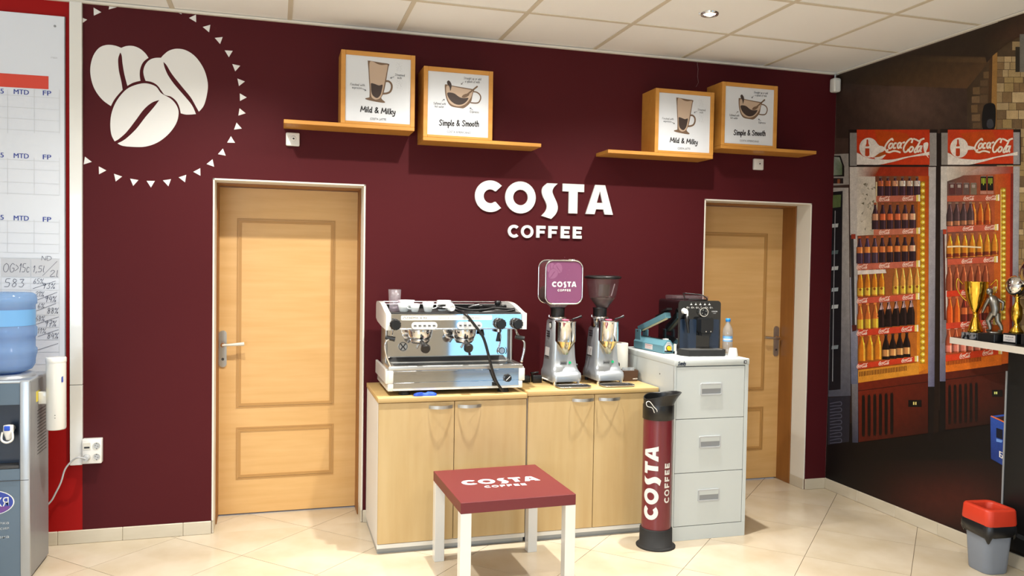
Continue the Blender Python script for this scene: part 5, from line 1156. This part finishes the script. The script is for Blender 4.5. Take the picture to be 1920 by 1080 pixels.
def script(mb, x0, y0, w_, h_, c, lay, hw=None, sk=0.0, n=3):
    """logo script into the box x0, y0, w, h of the print"""
    f = lambda q: (x0 + (q[0] - 1030) / 780 * w_, y0 + (q[1] - 205) / 290 * h_ + sk * (q[0] - 1030) / 780 * w_)
    for s in SCRIPT: stroke(mb, [f(q) for q in s], hw or w_ * .0215, c, lay, n)
def logo_header(root, fx, fw, kind):
    """white bottle disc, ribbon and script on a red header; fx, fw place it along the print"""
    H = lambda x, y: (fx + (x - 500) / 1400 * fw, 240 + y / 10.67)
    b = MB('print')
    C_ = 'e6dfd8'
    mpoly(b, [H(730 + 182 * math.cos(a), 395 + 200 * math.sin(a)) for a in [2 * PI * i / 28 for i in range(28)]], C_, 8)
    if kind == 1: mpoly(b, spline([H(*q) for q in [(880, 330), (940, 355), (1010, 370), (1040, 420), (1010, 470), (940, 500), (860, 560), (820, 590), (780, 560)]], 3, True), C_, 8); mpoly(b, [H(*q) for q in [(830, 590), (960, 500), (1065, 540), (990, 615), (880, 640)]], C_, 8); mpoly(b, [H(*q) for q in [(820, 592), (945, 495), (1060, 525), (940, 575)]], 'a5561e', 9)
    else: mpoly(b, [H(*q) for q in [(900, 350), (1040, 380), (1040, 430), (900, 440)]], C_, 8)
    mpoly(b, spline([H(*q) for q in [(500, 495), (560, 520), (640, 575), (760, 610), (900, 625), (1100, 635), (1250, 620), (1400, 585), (1600, 545), (1900, 475)]], 3) + spline([H(*q) for q in [(1900, 545), (1750, 555), (1500, 590), (1300, 650), (1100, 700), (930, 735), (700, 735), (500, 735)]], 3), C_, 8)
    if kind == 1: mpoly(b, spline([H(*q) for q in [(1790, 310), (1850, 285), (1880, 310), (1870, 400), (1840, 480), (1890, 600), (1850, 560), (1810, 500), (1785, 400)]], 3, True), C_, 8)
    else: pass
    mpoly(b, spline([H(*q) for q in [(690, 235), (718, 235), (725, 310), (740, 360), (670, 365), (685, 310)]], 3, True), 'b8401c', 10); mpoly(b, [H(*q) for q in [(662, 408), (742, 408), (745, 520), (740, 555), (700, 570), (660, 555)]], 'b8401c', 10)
    script(b, *H(1030, 205), 780 / 1400 * fw, 290 / 10.67, 'ece4d8', 10, None, 0, 4)
    return b.build('printed_header_logo', root)
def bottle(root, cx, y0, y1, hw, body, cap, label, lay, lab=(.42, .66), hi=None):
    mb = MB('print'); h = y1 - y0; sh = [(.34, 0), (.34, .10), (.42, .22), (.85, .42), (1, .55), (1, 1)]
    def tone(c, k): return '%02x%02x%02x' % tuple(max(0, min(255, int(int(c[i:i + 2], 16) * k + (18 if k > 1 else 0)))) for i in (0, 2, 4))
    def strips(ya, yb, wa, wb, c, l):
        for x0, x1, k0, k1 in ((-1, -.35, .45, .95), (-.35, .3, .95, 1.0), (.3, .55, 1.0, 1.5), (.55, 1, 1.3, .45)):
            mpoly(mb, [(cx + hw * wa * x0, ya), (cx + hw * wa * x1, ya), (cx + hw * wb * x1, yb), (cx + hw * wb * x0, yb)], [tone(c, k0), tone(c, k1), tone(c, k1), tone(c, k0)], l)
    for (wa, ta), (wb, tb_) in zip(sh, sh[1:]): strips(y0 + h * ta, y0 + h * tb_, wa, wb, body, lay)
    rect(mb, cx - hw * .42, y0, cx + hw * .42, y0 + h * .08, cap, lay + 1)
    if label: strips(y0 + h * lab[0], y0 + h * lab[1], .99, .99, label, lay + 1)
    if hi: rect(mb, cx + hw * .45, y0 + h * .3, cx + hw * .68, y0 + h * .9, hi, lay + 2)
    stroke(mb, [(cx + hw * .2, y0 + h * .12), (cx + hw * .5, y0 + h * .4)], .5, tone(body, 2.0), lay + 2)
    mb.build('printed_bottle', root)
def can(root, cx, y0, y1, hw, body, top, mark, lay):
    mb = MB('print'); rect(mb, cx - hw, y0, cx + hw, y1, body, lay); rect(mb, cx - hw * .85, y0 - 1.2, cx + hw * .85, y0, top, lay)
    if mark:
        for s in (-.5, 0, .5): rect(mb, cx + hw * s - .7, y0 + 3, cx + hw * s + .7, y0 + (13 if s else 16), mark, lay + 1)
    mb.build('printed_can', root)
def rail(root, xl, yl, xr, yr, th, c, logos, tag=True):
    b = MB('print'); mpoly(b, [(xl, yl), (xr, yr), (xr, yr + th), (xl, yl + th)], c, 12)
    if tag: mpoly(b, [(xr - 4, yr - .5), (xr + 3, yr - 1), (xr + 3, yr + th), (xr - 4, yr + th)], 'd8c060', 13); mpoly(b, [(xr, yr - .5), (xr + 3, yr - 1), (xr + 3, yr + th), (xr, yr + th)], 'efe4c8', 14)
    o = b.build('printed_shelf_rail', root)
    sk = (yr - yl) / (xr - xl)
    for lx in logos: b = MB('print'); script(b, lx, yl + (lx - xl) * sk + 1, 21, th - 2.5, 'e8c4b4', 14, .55, sk, 1); b.build('printed_rail_logo', root)
def lamps(root, x, y0, y1, n, c='d8bc34'):
    b = MB('print'); mpoly(b, [(x - 4.5, y0), (x + 5, y0), (x + 4.5, y1), (x - 5, y1)], 'a8781c', 8); b.build('printed_lamp_strip', root)
    for k in range(n):
        b = MB('print'); y = y0 + (y1 - y0) * (k + .5) / n; h = (y1 - y0) / n * .36
        mpoly(b, [(x - 4, y), (x, y - h), (x + 4.5, y - h * .5), (x + 4.5, y + h * .5), (x, y + h)], c, 9); mpoly(b, [(x - 1, y), (x + 1.5, y - h * .5), (x + 4, y), (x + 1.5, y + h * .5)], 'f4eaa0', 10)
        b.build('printed_lamp', root)
def vents(root, x0, x1, n, y0, y1, sk):
    st = (x1 - x0) / n
    for k in range(n):
        b = MB('print'); x = x0 + k * st; d = sk * (x - x0); mpoly(b, spline([(x + 1, y0 + d), (x + st * .3, y0 + d - 2.5), (x + st * .62, y0 + d), (x + st * .62, y1 + d), (x + st * .3, y1 + d + 2), (x + 1, y1 + d)], 2, True), '120a08', 8)
        b.build('printed_grille_slot', root)
# --- fridge nearest the corner
f1 = thing('printed_fridge', None, None, mw(1670, 830)); f1.parent = mural; f1.location = WL[f1] - WL[mural]
b = MB('print')
rect(b, 1591, 243, 1758, 312, '1c1512', 3); rect(b, 1593.5, 249, 1606.5, 311, '8e8a86', 4); rect(b, 1742, 249, 1756, 311, '94918f', 4)
mpoly(b, [(1606.5, 243), (1743, 243), (1743, 309), (1606.5, 309)], ['c23a16', 'b8330f', 'c83c18', 'c4340f'], 5); mpoly(b, [(1640, 243), (1700, 250), (1720, 280), (1650, 290)], 'b9460f', 6)
b.build('printed_header', f1)
b = MB('print')
mpoly(b, [(1593, 313), (1607, 313), (1609, 830), (1598, 830)], ['cdc6be', 'cfc8c0', '3a3c50', '2c2e3c'], 4); mpoly(b, [(1593.5, 520), (1608, 520), (1608, 720), (1596, 720)], ['9a9aa4', 'a0a0a8', '5a6078', '565c72'], 5)
mpoly(b, [(1741, 313), (1755, 313), (1752, 730), (1740, 730)], ['b8b4b2', 'b4b0b0', '50506a', '6a6a84'], 4); mpoly(b, [(1740, 725), (1752, 725), (1750, 828), (1740, 828)], '100c0c', 4)
mpoly(b, [(1755, 250), (1765, 250), (1760, 810), (1750, 815)], '1a100c', 3)
rect(b, 1607, 313, 1741, 330, '9a3018', 5); mpoly(b, [(1607, 313), (1650, 313), (1640, 331), (1607, 331)], ['d0c6bc', '9a5a38', '8a3a20', 'cfc4ba'], 6)
b.build('printed_frame', f1)
b = MB('print')
mpoly(b, [(1607, 330), (1742, 330), (1740, 720), (1609, 720)], ['5a3a34', '8a4a1c', 'b8661c', 'a04818'], 5)
mpoly(b, [(1721, 330), (1741, 330), (1740, 690), (1719, 700)], ['b85a1c', 'b0400f', 'c06a14', 'd88820'], 6)
mpoly(b, [(1607, 331), (1641, 331), (1643, 440), (1607, 442)], ['c9c2b8', 'cfc8bc', 'b0a58e', 'd0c8ba'], 6)
for k in range(26): x, y = rnd.uniform(1612, 1640), rnd.uniform(345, 436); mpoly(b, [(x, y), (x + rnd.uniform(2, 7), y - rnd.uniform(1, 5)), (x + rnd.uniform(2, 6), y + 3)], rnd.choice(('8a8478', 'a39a8a', '77705c', '9a9484')), 7)
b.build('printed_interior', f1)
lamps(f1, 1729.5, 340, 682, 29)
b = MB('print'); rect(b, 1642, 341, 1645, 440, 'c8b890', 8)
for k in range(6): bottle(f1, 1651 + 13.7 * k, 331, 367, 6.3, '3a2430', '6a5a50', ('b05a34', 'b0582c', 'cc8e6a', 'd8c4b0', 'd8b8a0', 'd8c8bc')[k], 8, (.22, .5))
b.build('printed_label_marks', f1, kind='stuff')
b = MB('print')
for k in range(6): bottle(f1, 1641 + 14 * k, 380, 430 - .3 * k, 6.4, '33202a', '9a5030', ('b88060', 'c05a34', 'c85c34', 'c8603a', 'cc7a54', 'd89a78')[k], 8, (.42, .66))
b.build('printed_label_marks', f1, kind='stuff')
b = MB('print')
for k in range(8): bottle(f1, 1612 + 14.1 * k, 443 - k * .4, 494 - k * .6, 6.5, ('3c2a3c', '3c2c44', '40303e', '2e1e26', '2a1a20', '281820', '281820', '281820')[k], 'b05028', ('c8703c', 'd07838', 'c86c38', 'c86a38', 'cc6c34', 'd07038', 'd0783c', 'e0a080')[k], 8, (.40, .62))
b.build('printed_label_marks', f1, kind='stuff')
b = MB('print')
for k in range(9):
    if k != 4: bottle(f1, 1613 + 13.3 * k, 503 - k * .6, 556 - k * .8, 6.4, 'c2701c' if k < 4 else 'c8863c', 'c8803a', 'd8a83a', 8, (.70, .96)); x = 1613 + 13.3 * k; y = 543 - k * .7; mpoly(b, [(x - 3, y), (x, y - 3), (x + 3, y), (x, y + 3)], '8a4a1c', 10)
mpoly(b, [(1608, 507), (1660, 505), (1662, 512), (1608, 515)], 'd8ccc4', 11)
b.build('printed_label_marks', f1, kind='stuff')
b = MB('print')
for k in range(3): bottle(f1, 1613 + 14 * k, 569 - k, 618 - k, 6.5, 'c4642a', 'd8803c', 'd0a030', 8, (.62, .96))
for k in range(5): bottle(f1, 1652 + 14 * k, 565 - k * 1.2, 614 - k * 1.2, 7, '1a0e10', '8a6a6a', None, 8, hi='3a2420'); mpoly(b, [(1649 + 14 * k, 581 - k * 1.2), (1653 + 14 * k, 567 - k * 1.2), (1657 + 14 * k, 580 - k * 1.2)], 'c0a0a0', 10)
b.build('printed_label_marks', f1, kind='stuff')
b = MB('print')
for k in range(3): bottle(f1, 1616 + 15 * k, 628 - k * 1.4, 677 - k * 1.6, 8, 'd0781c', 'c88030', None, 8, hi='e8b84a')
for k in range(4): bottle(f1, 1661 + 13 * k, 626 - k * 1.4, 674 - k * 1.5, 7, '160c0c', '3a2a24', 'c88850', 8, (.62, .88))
b.build('printed_label_marks', f1, kind='stuff')
for xl, yl, xr, yr, th, lg, c in ((1643, 367.5, 1722, 366, 11.5, (1648, 1692), 'b0604c'), (1638, 430.5, 1722, 427.5, 11, (1648, 1692), 'b86a52'), (1608, 495, 1722, 489, 11.5, (1606, 1648, 1692), 'b8614c'), (1608, 559, 1721, 550.5, 11, (1606, 1648, 1692), 'c0503a'), (1608, 619, 1719, 610, 11.5, (1606, 1647, 1690), 'c43c24'), (1608, 682, 1719, 668, 10, (1606, 1647, 1690), 'c43a1e')):
    rail(f1, xl, yl, xr, yr, th, c, lg)
b = MB('print'); mpoly(b, [(1609, 694), (1722, 680), (1723, 701), (1609, 718)], 'd08a2c', 8)
for k in range(30): x = 1611 + 3 * k; y = 697 - k * .38; rect(b, x, y, x + 1.4, y + 9, '4a1c10', 10)
b.build('printed_air_grille', f1)
b = MB('print'); mpoly(b, [(1609, 718), (1740, 700), (1740, 812), (1610, 829)], ['6e200e', '52180c', '2e0e08', '4c160b'], 7); stroke(b, [(1609, 733), (1740, 716)], .6, '2c0e08', 8); b.build('printed_base_panel', f1)
vents(f1, 1615, 1679, 6, 745, 815, -.08)
b = MB('print'); rect(b, 1703, 750, 1728, 763, '0c0808', 9); type_fr = None
for x in (1712, 1716): rect(b, x, 753.5, x + 2.4, 759, 'd8c878', 10)
b.build('printed_display', f1)
b = MB('print'); mpoly(b, [(1594, 441), (1603, 440), (1606, 620), (1598, 622)], '2e2c2e', 6); mpoly(b, [(1600.5, 447), (1603.5, 447), (1606, 610), (1603, 612)], 'b0aeb0', 8); rect(b, 1596, 439, 1604, 448, '8e3420', 8); mpoly(b, [(1597, 610), (1606, 609), (1606, 620), (1598, 620)], '4a1c18', 8); b.build('printed_handle', f1)
logo_header(f1, 1606.5, 136, 1)
# --- fridge nearer the trophies
f2 = thing('printed_fridge', None, None, mw(1835, 800)); f2.parent = mural; f2.location = WL[f2] - WL[mural]
b = MB('print')
rect(b, 1763, 242, 1914, 310, '1c1512', 3); rect(b, 1765, 249, 1777, 309, '908c88', 4); rect(b, 1900, 248, 1912, 308, '98969a', 4)
mpoly(b, [(1777, 243), (1900, 243), (1900, 307), (1777, 308)], ['c43c18', 'ba360f', 'c83c18', 'c4380f'], 5); mpoly(b, [(1800, 250), (1860, 244), (1880, 285), (1830, 290)], 'b9460f', 6); b.build('printed_header', f2)
b = MB('print')
mpoly(b, [(1764, 312), (1776, 312), (1773, 720), (1762, 720)], ['cfc9c2', 'cdc7c0', '4e5068', '5a5a74'], 4); mpoly(b, [(1900, 312), (1912, 312), (1907, 700), (1897, 700)], ['aeaeb2', 'a4a2a4', '5a5a6a', '6a5a70'], 4); mpoly(b, [(1762, 715), (1773, 715), (1773, 808), (1762, 812)], '0e0a0a', 4)
mpoly(b, [(1776, 312), (1900, 312), (1899, 326), (1775, 330)], ['d0c8be', '9c2c12', '9a3014', 'b8ab9c'], 5); mpoly(b, [(1776, 312), (1838, 312), (1800, 332), (1776, 340)], ['d2cac0', 'b08068', 'b0a498', 'cec6bc'], 6)
mpoly(b, [(1895, 325), (1900, 325), (1897, 700), (1892, 700)], '7a2016', 6)
b.build('printed_frame', f2)
b = MB('print')
mpoly(b, [(1776, 328), (1897, 325), (1893, 700), (1773, 712)], ['5a4a46', 'b8501c', 'c0581c', 'a8481c'], 5); mpoly(b, [(1866, 327), (1896, 325), (1892, 695), (1862, 700)], ['b85a24', 'b8380f', 'c85a20', 'c8641c'], 6); rect(b, 1876, 355, 1877.5, 620, 'e0c870', 8)
b.build('printed_interior', f2)
lamps(f2, 1881, 352, 600, 25)
b = MB('print')
for k in range(4): can(f2, 1785 + 13.5 * k, 344, 365, 5.8, ('5a3030', '5c3a3a', '64504a', '7a6a58')[k], '8a807c', None, 8); rect(b, 1782 + 13.5 * k, 346, 1788 + 13.5 * k, 352, 'a89a92', 10)
for k in range(2): can(f2, 1844 + 13 * k, 331, 357, 5.6, '18140f', '9a9088', 'b8c83a', 8); rect(b, 1838 + 13 * k, 358, 1850 + 13 * k, 364, 'b07a68', 9)
b.build('printed_label_marks', f2, kind='stuff')
b = MB('print')
for k in range(4): bottle(f2, 1781 + 13 * k, 379 - k * .3, 424 - k * .8, 6.8, '4a3638', '8a7060', 'a06848', 8, (.8, .98))
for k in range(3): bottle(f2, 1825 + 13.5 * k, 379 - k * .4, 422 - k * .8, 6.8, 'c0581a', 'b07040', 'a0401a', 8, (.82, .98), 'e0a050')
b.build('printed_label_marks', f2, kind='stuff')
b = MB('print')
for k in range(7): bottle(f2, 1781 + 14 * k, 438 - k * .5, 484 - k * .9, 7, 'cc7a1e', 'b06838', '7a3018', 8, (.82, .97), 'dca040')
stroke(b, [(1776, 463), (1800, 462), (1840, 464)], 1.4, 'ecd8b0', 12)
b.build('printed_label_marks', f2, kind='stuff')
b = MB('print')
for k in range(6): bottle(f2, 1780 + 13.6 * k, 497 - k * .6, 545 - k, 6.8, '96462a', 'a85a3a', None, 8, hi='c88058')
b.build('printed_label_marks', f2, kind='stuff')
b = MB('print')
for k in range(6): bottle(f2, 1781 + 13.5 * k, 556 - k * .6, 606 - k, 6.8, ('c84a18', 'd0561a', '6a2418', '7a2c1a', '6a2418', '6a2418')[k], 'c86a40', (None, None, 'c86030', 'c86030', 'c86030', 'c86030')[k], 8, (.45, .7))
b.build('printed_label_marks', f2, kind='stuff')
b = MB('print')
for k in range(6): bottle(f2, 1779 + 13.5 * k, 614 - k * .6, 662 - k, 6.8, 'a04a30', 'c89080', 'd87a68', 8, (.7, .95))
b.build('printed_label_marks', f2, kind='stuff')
for xl, yl, xr, yr, th, lg, c in ((1776, 367, 1871, 365.5, 11, (1765, 1806, 1848), 'b4583e'), (1776, 424.5, 1869, 421, 11, (1765, 1805, 1846), 'bc5a42'), (1777, 486, 1868, 481, 11, (1803, 1844), 'bf553c'), (1775, 546, 1866, 538, 11, (1756, 1802, 1842), 'c8381c'), (1774, 606, 1866, 598, 11, (1754, 1801, 1842), 'c23c24'), (1773, 666, 1876, 652, 12, (1753, 1799, 1842), 'c83c1c')):
    rail(f2, xl, yl, xr, yr, th, c, [q for q in lg if q > xl - 3])
b = MB('print'); mpoly(b, [(1773, 678), (1878, 664), (1878, 684), (1773, 698)], 'd06a1c', 8)
for k in range(22): x = 1775 + 3 * k; y = 677 - k * .38; rect(b, x, y, x + 1.4, y + 8, '6a2410', 10)
b.build('printed_air_grille', f2)
b = MB('print'); mpoly(b, [(1773, 698), (1898, 680), (1898, 790), (1773, 806)], ['541a0c', '36120a', '150a08', '2e100a'], 7); stroke(b, [(1773, 712), (1897, 696)], .6, '200c08', 8); b.build('printed_base_panel', f2)
vents(f2, 1777, 1837, 6, 726, 792, -.09)
b = MB('print'); rect(b, 1860, 731, 1880, 744, '0c0808', 9)
for x in (1864, 1867.5): rect(b, x, 734.5, x + 2.4, 739, 'c8d078', 10)
b.build('printed_display', f2)
b = MB('print'); mpoly(b, [(1763, 431), (1773, 430), (1775, 640), (1766, 645)], '6e6a70', 6); mpoly(b, [(1771, 438), (1774.5, 438), (1777, 596), (1773, 598)], 'c4bab4', 8); mpoly(b, [(1768, 432), (1771, 432), (1774, 600), (1770, 600)], '4a2018', 8); rect(b, 1768, 430, 1774.5, 439, 'a83c22', 9); b.build('printed_handle', f2)
logo_header(f2, 1777, 131, 2)
# --- part of a third cooler in the corner, crate
f3 = thing('printed_cooler', None, None, mw(1578, 830)); f3.parent = mural; f3.location = WL[f3] - WL[mural]
b = MB('print'); mpoly(b, [(1563, 289), (1591, 288), (1592, 346), (1562, 348)], '9a948e', 3); mpoly(b, [(1563, 292), (1576, 292), (1583, 312), (1583, 331), (1562, 331)], '1a1614', 4); mpoly(b, [(1563, 294), (1574, 295), (1579, 310), (1579, 328), (1562, 329)], ['8a948a', 'a4aaa2', '6a7a5c', '5a6a4c', '8a9484'], 5); rect(b, 1562, 334, 1581, 344, '2a2020', 4); rect(b, 1570, 336, 1575, 344, '8a5030', 5); b.build('printed_screen', f3)
b = MB('print'); mpoly(b, [(1562, 352), (1591, 352), (1595, 742), (1553, 744)], ['aaa49e', 'b4aea8', '4a4c58', '484a56'], 3); mpoly(b, [(1561, 360), (1580, 358), (1576, 730), (1554, 732)], '17161a', 4); mpoly(b, [(1562, 366), (1577, 365), (1576, 388), (1561, 390)], '5a6a40', 5)
for y in (420, 470, 500, 540, 572, 648): mpoly(b, [(1560, y), (1572, y - 1), (1571, y + 6), (1559, y + 7)], rnd.choice(('9aa4a8', '7a8488', 'b0b4b4', '4a5a5c')), 5)
stroke(b, [(1566, 395), (1563, 560), (1561, 715)], .8, '8a8c90', 6); b.build('printed_door', f3)
b = MB('print'); mpoly(b, [(1553, 746), (1594, 742), (1592, 828), (1552, 834)], '23232c', 3)
for k in range(7): y = 757 + k * 11.5; stroke(b, [(1556, y), (1570, y - 3), (1577, y - 3), (1577, y + 3), (1566, y + 4), (1556, y + 5)], .9, '4a4a58', 4)
b.build('printed_base_panel', f3)
b = MB('print'); mpoly(b, [(1857, 780), (1900, 775), (1960, 768), (1960, 930), (1900, 884), (1858, 860)], ['2a4a9c', '2c50a8', '2c50a8', '1c2c60', '22408c', '1c3070'], 14); mpoly(b, [(1862, 783), (1900, 778), (1960, 770), (1960, 830), (1900, 800)], '30181a', 15); stroke(b, [(1858, 780), (1880, 790), (1905, 804)], 1.2, 'd06a3a', 16); mpoly(b, [(1868, 802), (1880, 806), (1880, 824), (1868, 820)], '0e1020', 15); mpoly(b, [(1884, 810), (1899, 815), (1899, 842), (1882, 838)], '10142a', 15); mpoly(b, [(1868, 822), (1880, 826), (1878, 830), (1868, 828)], '6a90d0', 15); mpoly(b, [(1888, 812), (1897, 814), (1896, 822), (1888, 822)], '8ab0e0', 16); cr = b.build('printed_crate', mural)
b = MB('print'); o = mw(1874, 857, 17); ux = (mw(1898, 871, 17) - o); uy = mw(1874, 846, 17) - o
tb = MB('letter'); type_(tb, 'БАН', (o, ux.normalized(), uy.normalized(), -X), 0, 0, uy.length, ux.length, .02); tb.build('printed_crate_lettering', cr)

# ================================================================ trophy shelf
t = thing('wall_counter', 'narrow white wall counter with black back panel holding trophies', 'counter', (4.05, -1.7, .1))
CZ = 1.150
b = MB('counter'); b.prism([(4.041, -1.155), (4.160, -1.135), (4.160, -2.35), (3.845, -2.35)], (Vector((0, 0, 0)), X, Y, Z), CZ - .033, CZ); b.build('counter_top', t)
b = MB('black'); b.prism([(4.046, -1.160), (4.156, -1.14), (4.156, -2.34), (3.85, -2.34)], (Vector((0, 0, 0)), X, Y, Z), CZ, CZ + .001); b.build('counter_mat', t)
b = MB('black'); b.box(4.135, 4.160, -2.3, -1.437, .10, CZ - .033); b.build('back_panel', t)
b = MB('grey'); b.box(4.130, 4.160, -1.437, -1.428, .10, 1.0, .001, 1); b.build('panel_edge', t)
CZ += .001
def tro(name, label, x, y): return thing(name, label, 'trophy', (x, y, CZ), 'trophies on the counter')
x, y = 4.075, -1.285; t = tro('trophy_cup', 'gold two-handled trophy cup on a marbled base', x, y)
b = MB('marble'); b.box(x - .045, x + .045, y - .045, y + .045, CZ, CZ + .035, .002, 1); b.build('trophy_base', t)
b = MB('gold'); b.lathe([(.0, .035), (.036, .035), (.037, .05), (.033, .058), (.029, .075), (.018, .105), (.013, .125), (.016, .135), (.0, .136)], (x, y, CZ), 18); b.build('trophy_stem', t)
b = MB('gold'); b.lathe([(.0, .130), (.014, .137), (.028, .165), (.045, .21), (.055, .26), (.058, .30), (.060, .303), (.056, .302), (.05, .25), (.02, .16), (0, .15)], (x, y, CZ), 32); b.build('trophy_bowl', t)
for s in (-1, 1): b = MB('gold'); b.tube(spline([(x + s * .02, y - s * .042, CZ + .20), (x + s * .035, y - s * .062, CZ + .225), (x + s * .045, y - s * .085, CZ + .27), (x + s * .04, y - s * .086, CZ + .315), (x + s * .034, y - s * .070, CZ + .300), (x + s * .032, y - s * .056, CZ + .285)], 4), [.0035] * 21, 6); b.build('trophy_handle', t)
x, y = 4.065, -1.415; t = tro('footballer_trophy', 'dull grey footballer figurine trophy on black block', x, y)
b = MB('black'); b.box(x - .05, x + .05, y - .045, y + .055, CZ, CZ + .042, .002, 1); b.build('trophy_base', t)
b = MB('pewter'); f = lambda a, h: (x + a[1], y - a[0], CZ + h)     # a = (to the picture's right, depth)
b.lathe([(.0, .042), (.034, .042), (.034, .05), (.0, .052)], (x, y, CZ), 20); b.build('figure_plinth', t)
b = MB('pewter')
b.tube([f((-.005, 0), .135), f((.0, 0), .165), f((-.008, 0), .195), f((-.022, 0), .222), f((-.030, 0), .234)], [.018, .021, .024, .022, .009], 12)      # trunk bent forward
b.tube([f((-.030, 0), .232), f((-.034, 0), .243)], .009, 8); b.sphere(f((-.040, 0), .255), .0165, 14, 10, 1.12)
b.tube([f((-.008, -.008), .145), f((-.030, -.014), .105), f((-.018, -.012), .075), f((-.016, -.012), .060)], [.016, .013, .010, .007], 10); b.tube([f((-.014, -.012), .058), f((-.036, -.014), .055)], [.008, .006], 8)
b.tube([f((.004, .008), .145), f((.004, .012), .105), f((.024, .014), .078), f((.028, .014), .060)], [.016, .013, .010, .007], 10); b.tube([f((.030, .014), .058), f((.010, .014), .055)], [.008, .006], 8)
b.tube([f((-.020, -.022), .218), f((-.032, -.030), .185), f((-.046, -.030), .155), f((-.050, -.030), .146)], [.010, .008, .006, .006], 8)
b.tube([f((-.012, .022), .215), f((.014, .034), .200), f((.010, .036), .170), f((.004, .036), .160)], [.010, .008, .006, .006], 8)
b.build('footballer_figure', t)
def ball(mb, c, r, dark):
    mb.use('chrome').sphere(c, r, 28, 18); ph = (1 + 5 ** .5) / 2
    for v in [(0, s1, s2 * ph) for s1 in (-1, 1) for s2 in (-1, 1)] + [(s1, s2 * ph, 0) for s1 in (-1, 1) for s2 in (-1, 1)] + [(s2 * ph, 0, s1) for s1 in (-1, 1) for s2 in (-1, 1)]:
        n = Vector(v).normalized(); a = n.orthogonal().normalized(); e = n.cross(a)
        mb.use(dark).add([Vector(c) + n * (r * 1.012)] + [Vector(c) + (n * .93 + (a * math.cos(k * 2 * PI / 5) + e * math.sin(k * 2 * PI / 5)) * .36).normalized() * r * 1.006 for k in range(5)], [(0, 1 + k, 1 + (k + 1) % 5) for k in range(5)])
x, y = 4.115, -1.495; t = tro('football_trophy', 'silver football trophy with black pentagons on a gold stem', x, y)
b = MB('black'); b.box(x - .06, x + .04, y - .055, y + .022, CZ, CZ + .05, .002, 1); b.build('trophy_base', t)
b = MB('sticker'); b.prism([(-.034, .008), (.034, .008), (.034, .042), (-.034, .042)], (Vector((x - .0605, y - .016, CZ)), -Y, Z, -X), 0, .001); pl = b.build('name_plate', t)
b = MB('navy'); f4 = (Vector((x - .0618, y - .016, CZ)), -Y, Z, -X); type_(b, 'TURNIR', f4, 0, .028, 0.007, .05, 0, 0, 'C'); type_(b, 'I MQSTO', f4, 0, .014, .007, .045, 0, 0, 'C'); b.build('plate_lettering', pl)
b = MB('gold'); b.lathe([(.0, .05), (.034, .05), (.030, .062), (.014, .085), (.012, .10), (.023, .12), (.026, .15), (.023, .18), (.012, .20), (.010, .225), (.018, .235), (0, .24)], (x, y, CZ), 24); b.build('trophy_stem', t)
b = MB('chrome'); ball(b, (x, y, CZ + .287), .056, 'black'); b.build('trophy_ball', t)
x, y = 4.09, -1.637; t = tro('big_football_trophy', 'large silver football trophy on gold column at the picture edge', x, y)
b = MB('black'); b.box(x - .055, x + .05, y - .07, y + .045, CZ, CZ + .055, .002, 1); b.build('trophy_base', t)
b = MB('gold'); b.lathe([(.0, .055), (.03, .055), (.014, .075), (.013, .15), (.026, .20), (.05, .29), (.0, .30)], (x, y, CZ), 24); b.build('trophy_stem', t)
b = MB('steel'); ball(b, (x, y, CZ + .355), .088, 'pewter'); b.build('trophy_ball', t)

# ================================================================ waste bin
bx, by = 4.005, -1.475; t = thing('waste_bin', 'grey plastic waste bin with red rim and black liner below the counter', 'waste bin', (bx, by, 0))
rot = Matrix.Translation((bx, by, 0)) @ Matrix.Rotation(math.radians(-6), 4, 'Z') @ Matrix.Diagonal((.73, .73, .83, 1))
def rr(hw, hd, r, z): return [(a, q, z) for a, q in rrect(-hw, hw, -hd, hd, r, 6)]
b = MB('bin', rot); b.loft([rr(.088, .095, .05, .001), rr(.092, .10, .05, .01), rr(.108, .122, .05, .30)], cap=True); b.build('bin_body', t)
b = MB('bag', rot); rings = []
for k, (z, e) in enumerate(((.31, .010), (.285, .018), (.255, .020), (.228, .012), (.222, .004))):
    base = rrect(-.108 - e, .108 + e, -.122 - e, .122 + e, .05, 10); ring = []
    for i, (a, q) in enumerate(base):
        wv = math.sin(i * 1.7 + k) * .006 + math.sin(i * .73 + 2 * k) * .007; ring.append((a * (1 + wv), q * (1 + wv), z + (math.sin(i * .41) * .022 + math.sin(i * 1.1) * .010) * (k / 4)))
    rings.append(ring)
b.loft(rings, cap=False); b.add([(.10, -.10, .26), (.17, -.13, .235), (.20, -.15, .20), (.17, -.15, .205), (.11, -.13, .23)], [(0, 1, 2, 3, 4)]); b.build('bin_liner', t)
b = MB('redlid', rot); b.loft([rr(.118, .134, .045, .295), rr(.122, .138, .045, .31), rr(.118, .132, .045, .385), rr(.112, .126, .045, .395), rr(.085, .095, .04, .397), rr(.075, .085, .04, .385), rr(.072, .082, .04, .345)], cap=False); b.build('bin_rim', t)
b = MB('bag', rot); b.add(rr(.09, .10, .04, .335), [tuple(range(28))]); b.build('liner_inside', t)
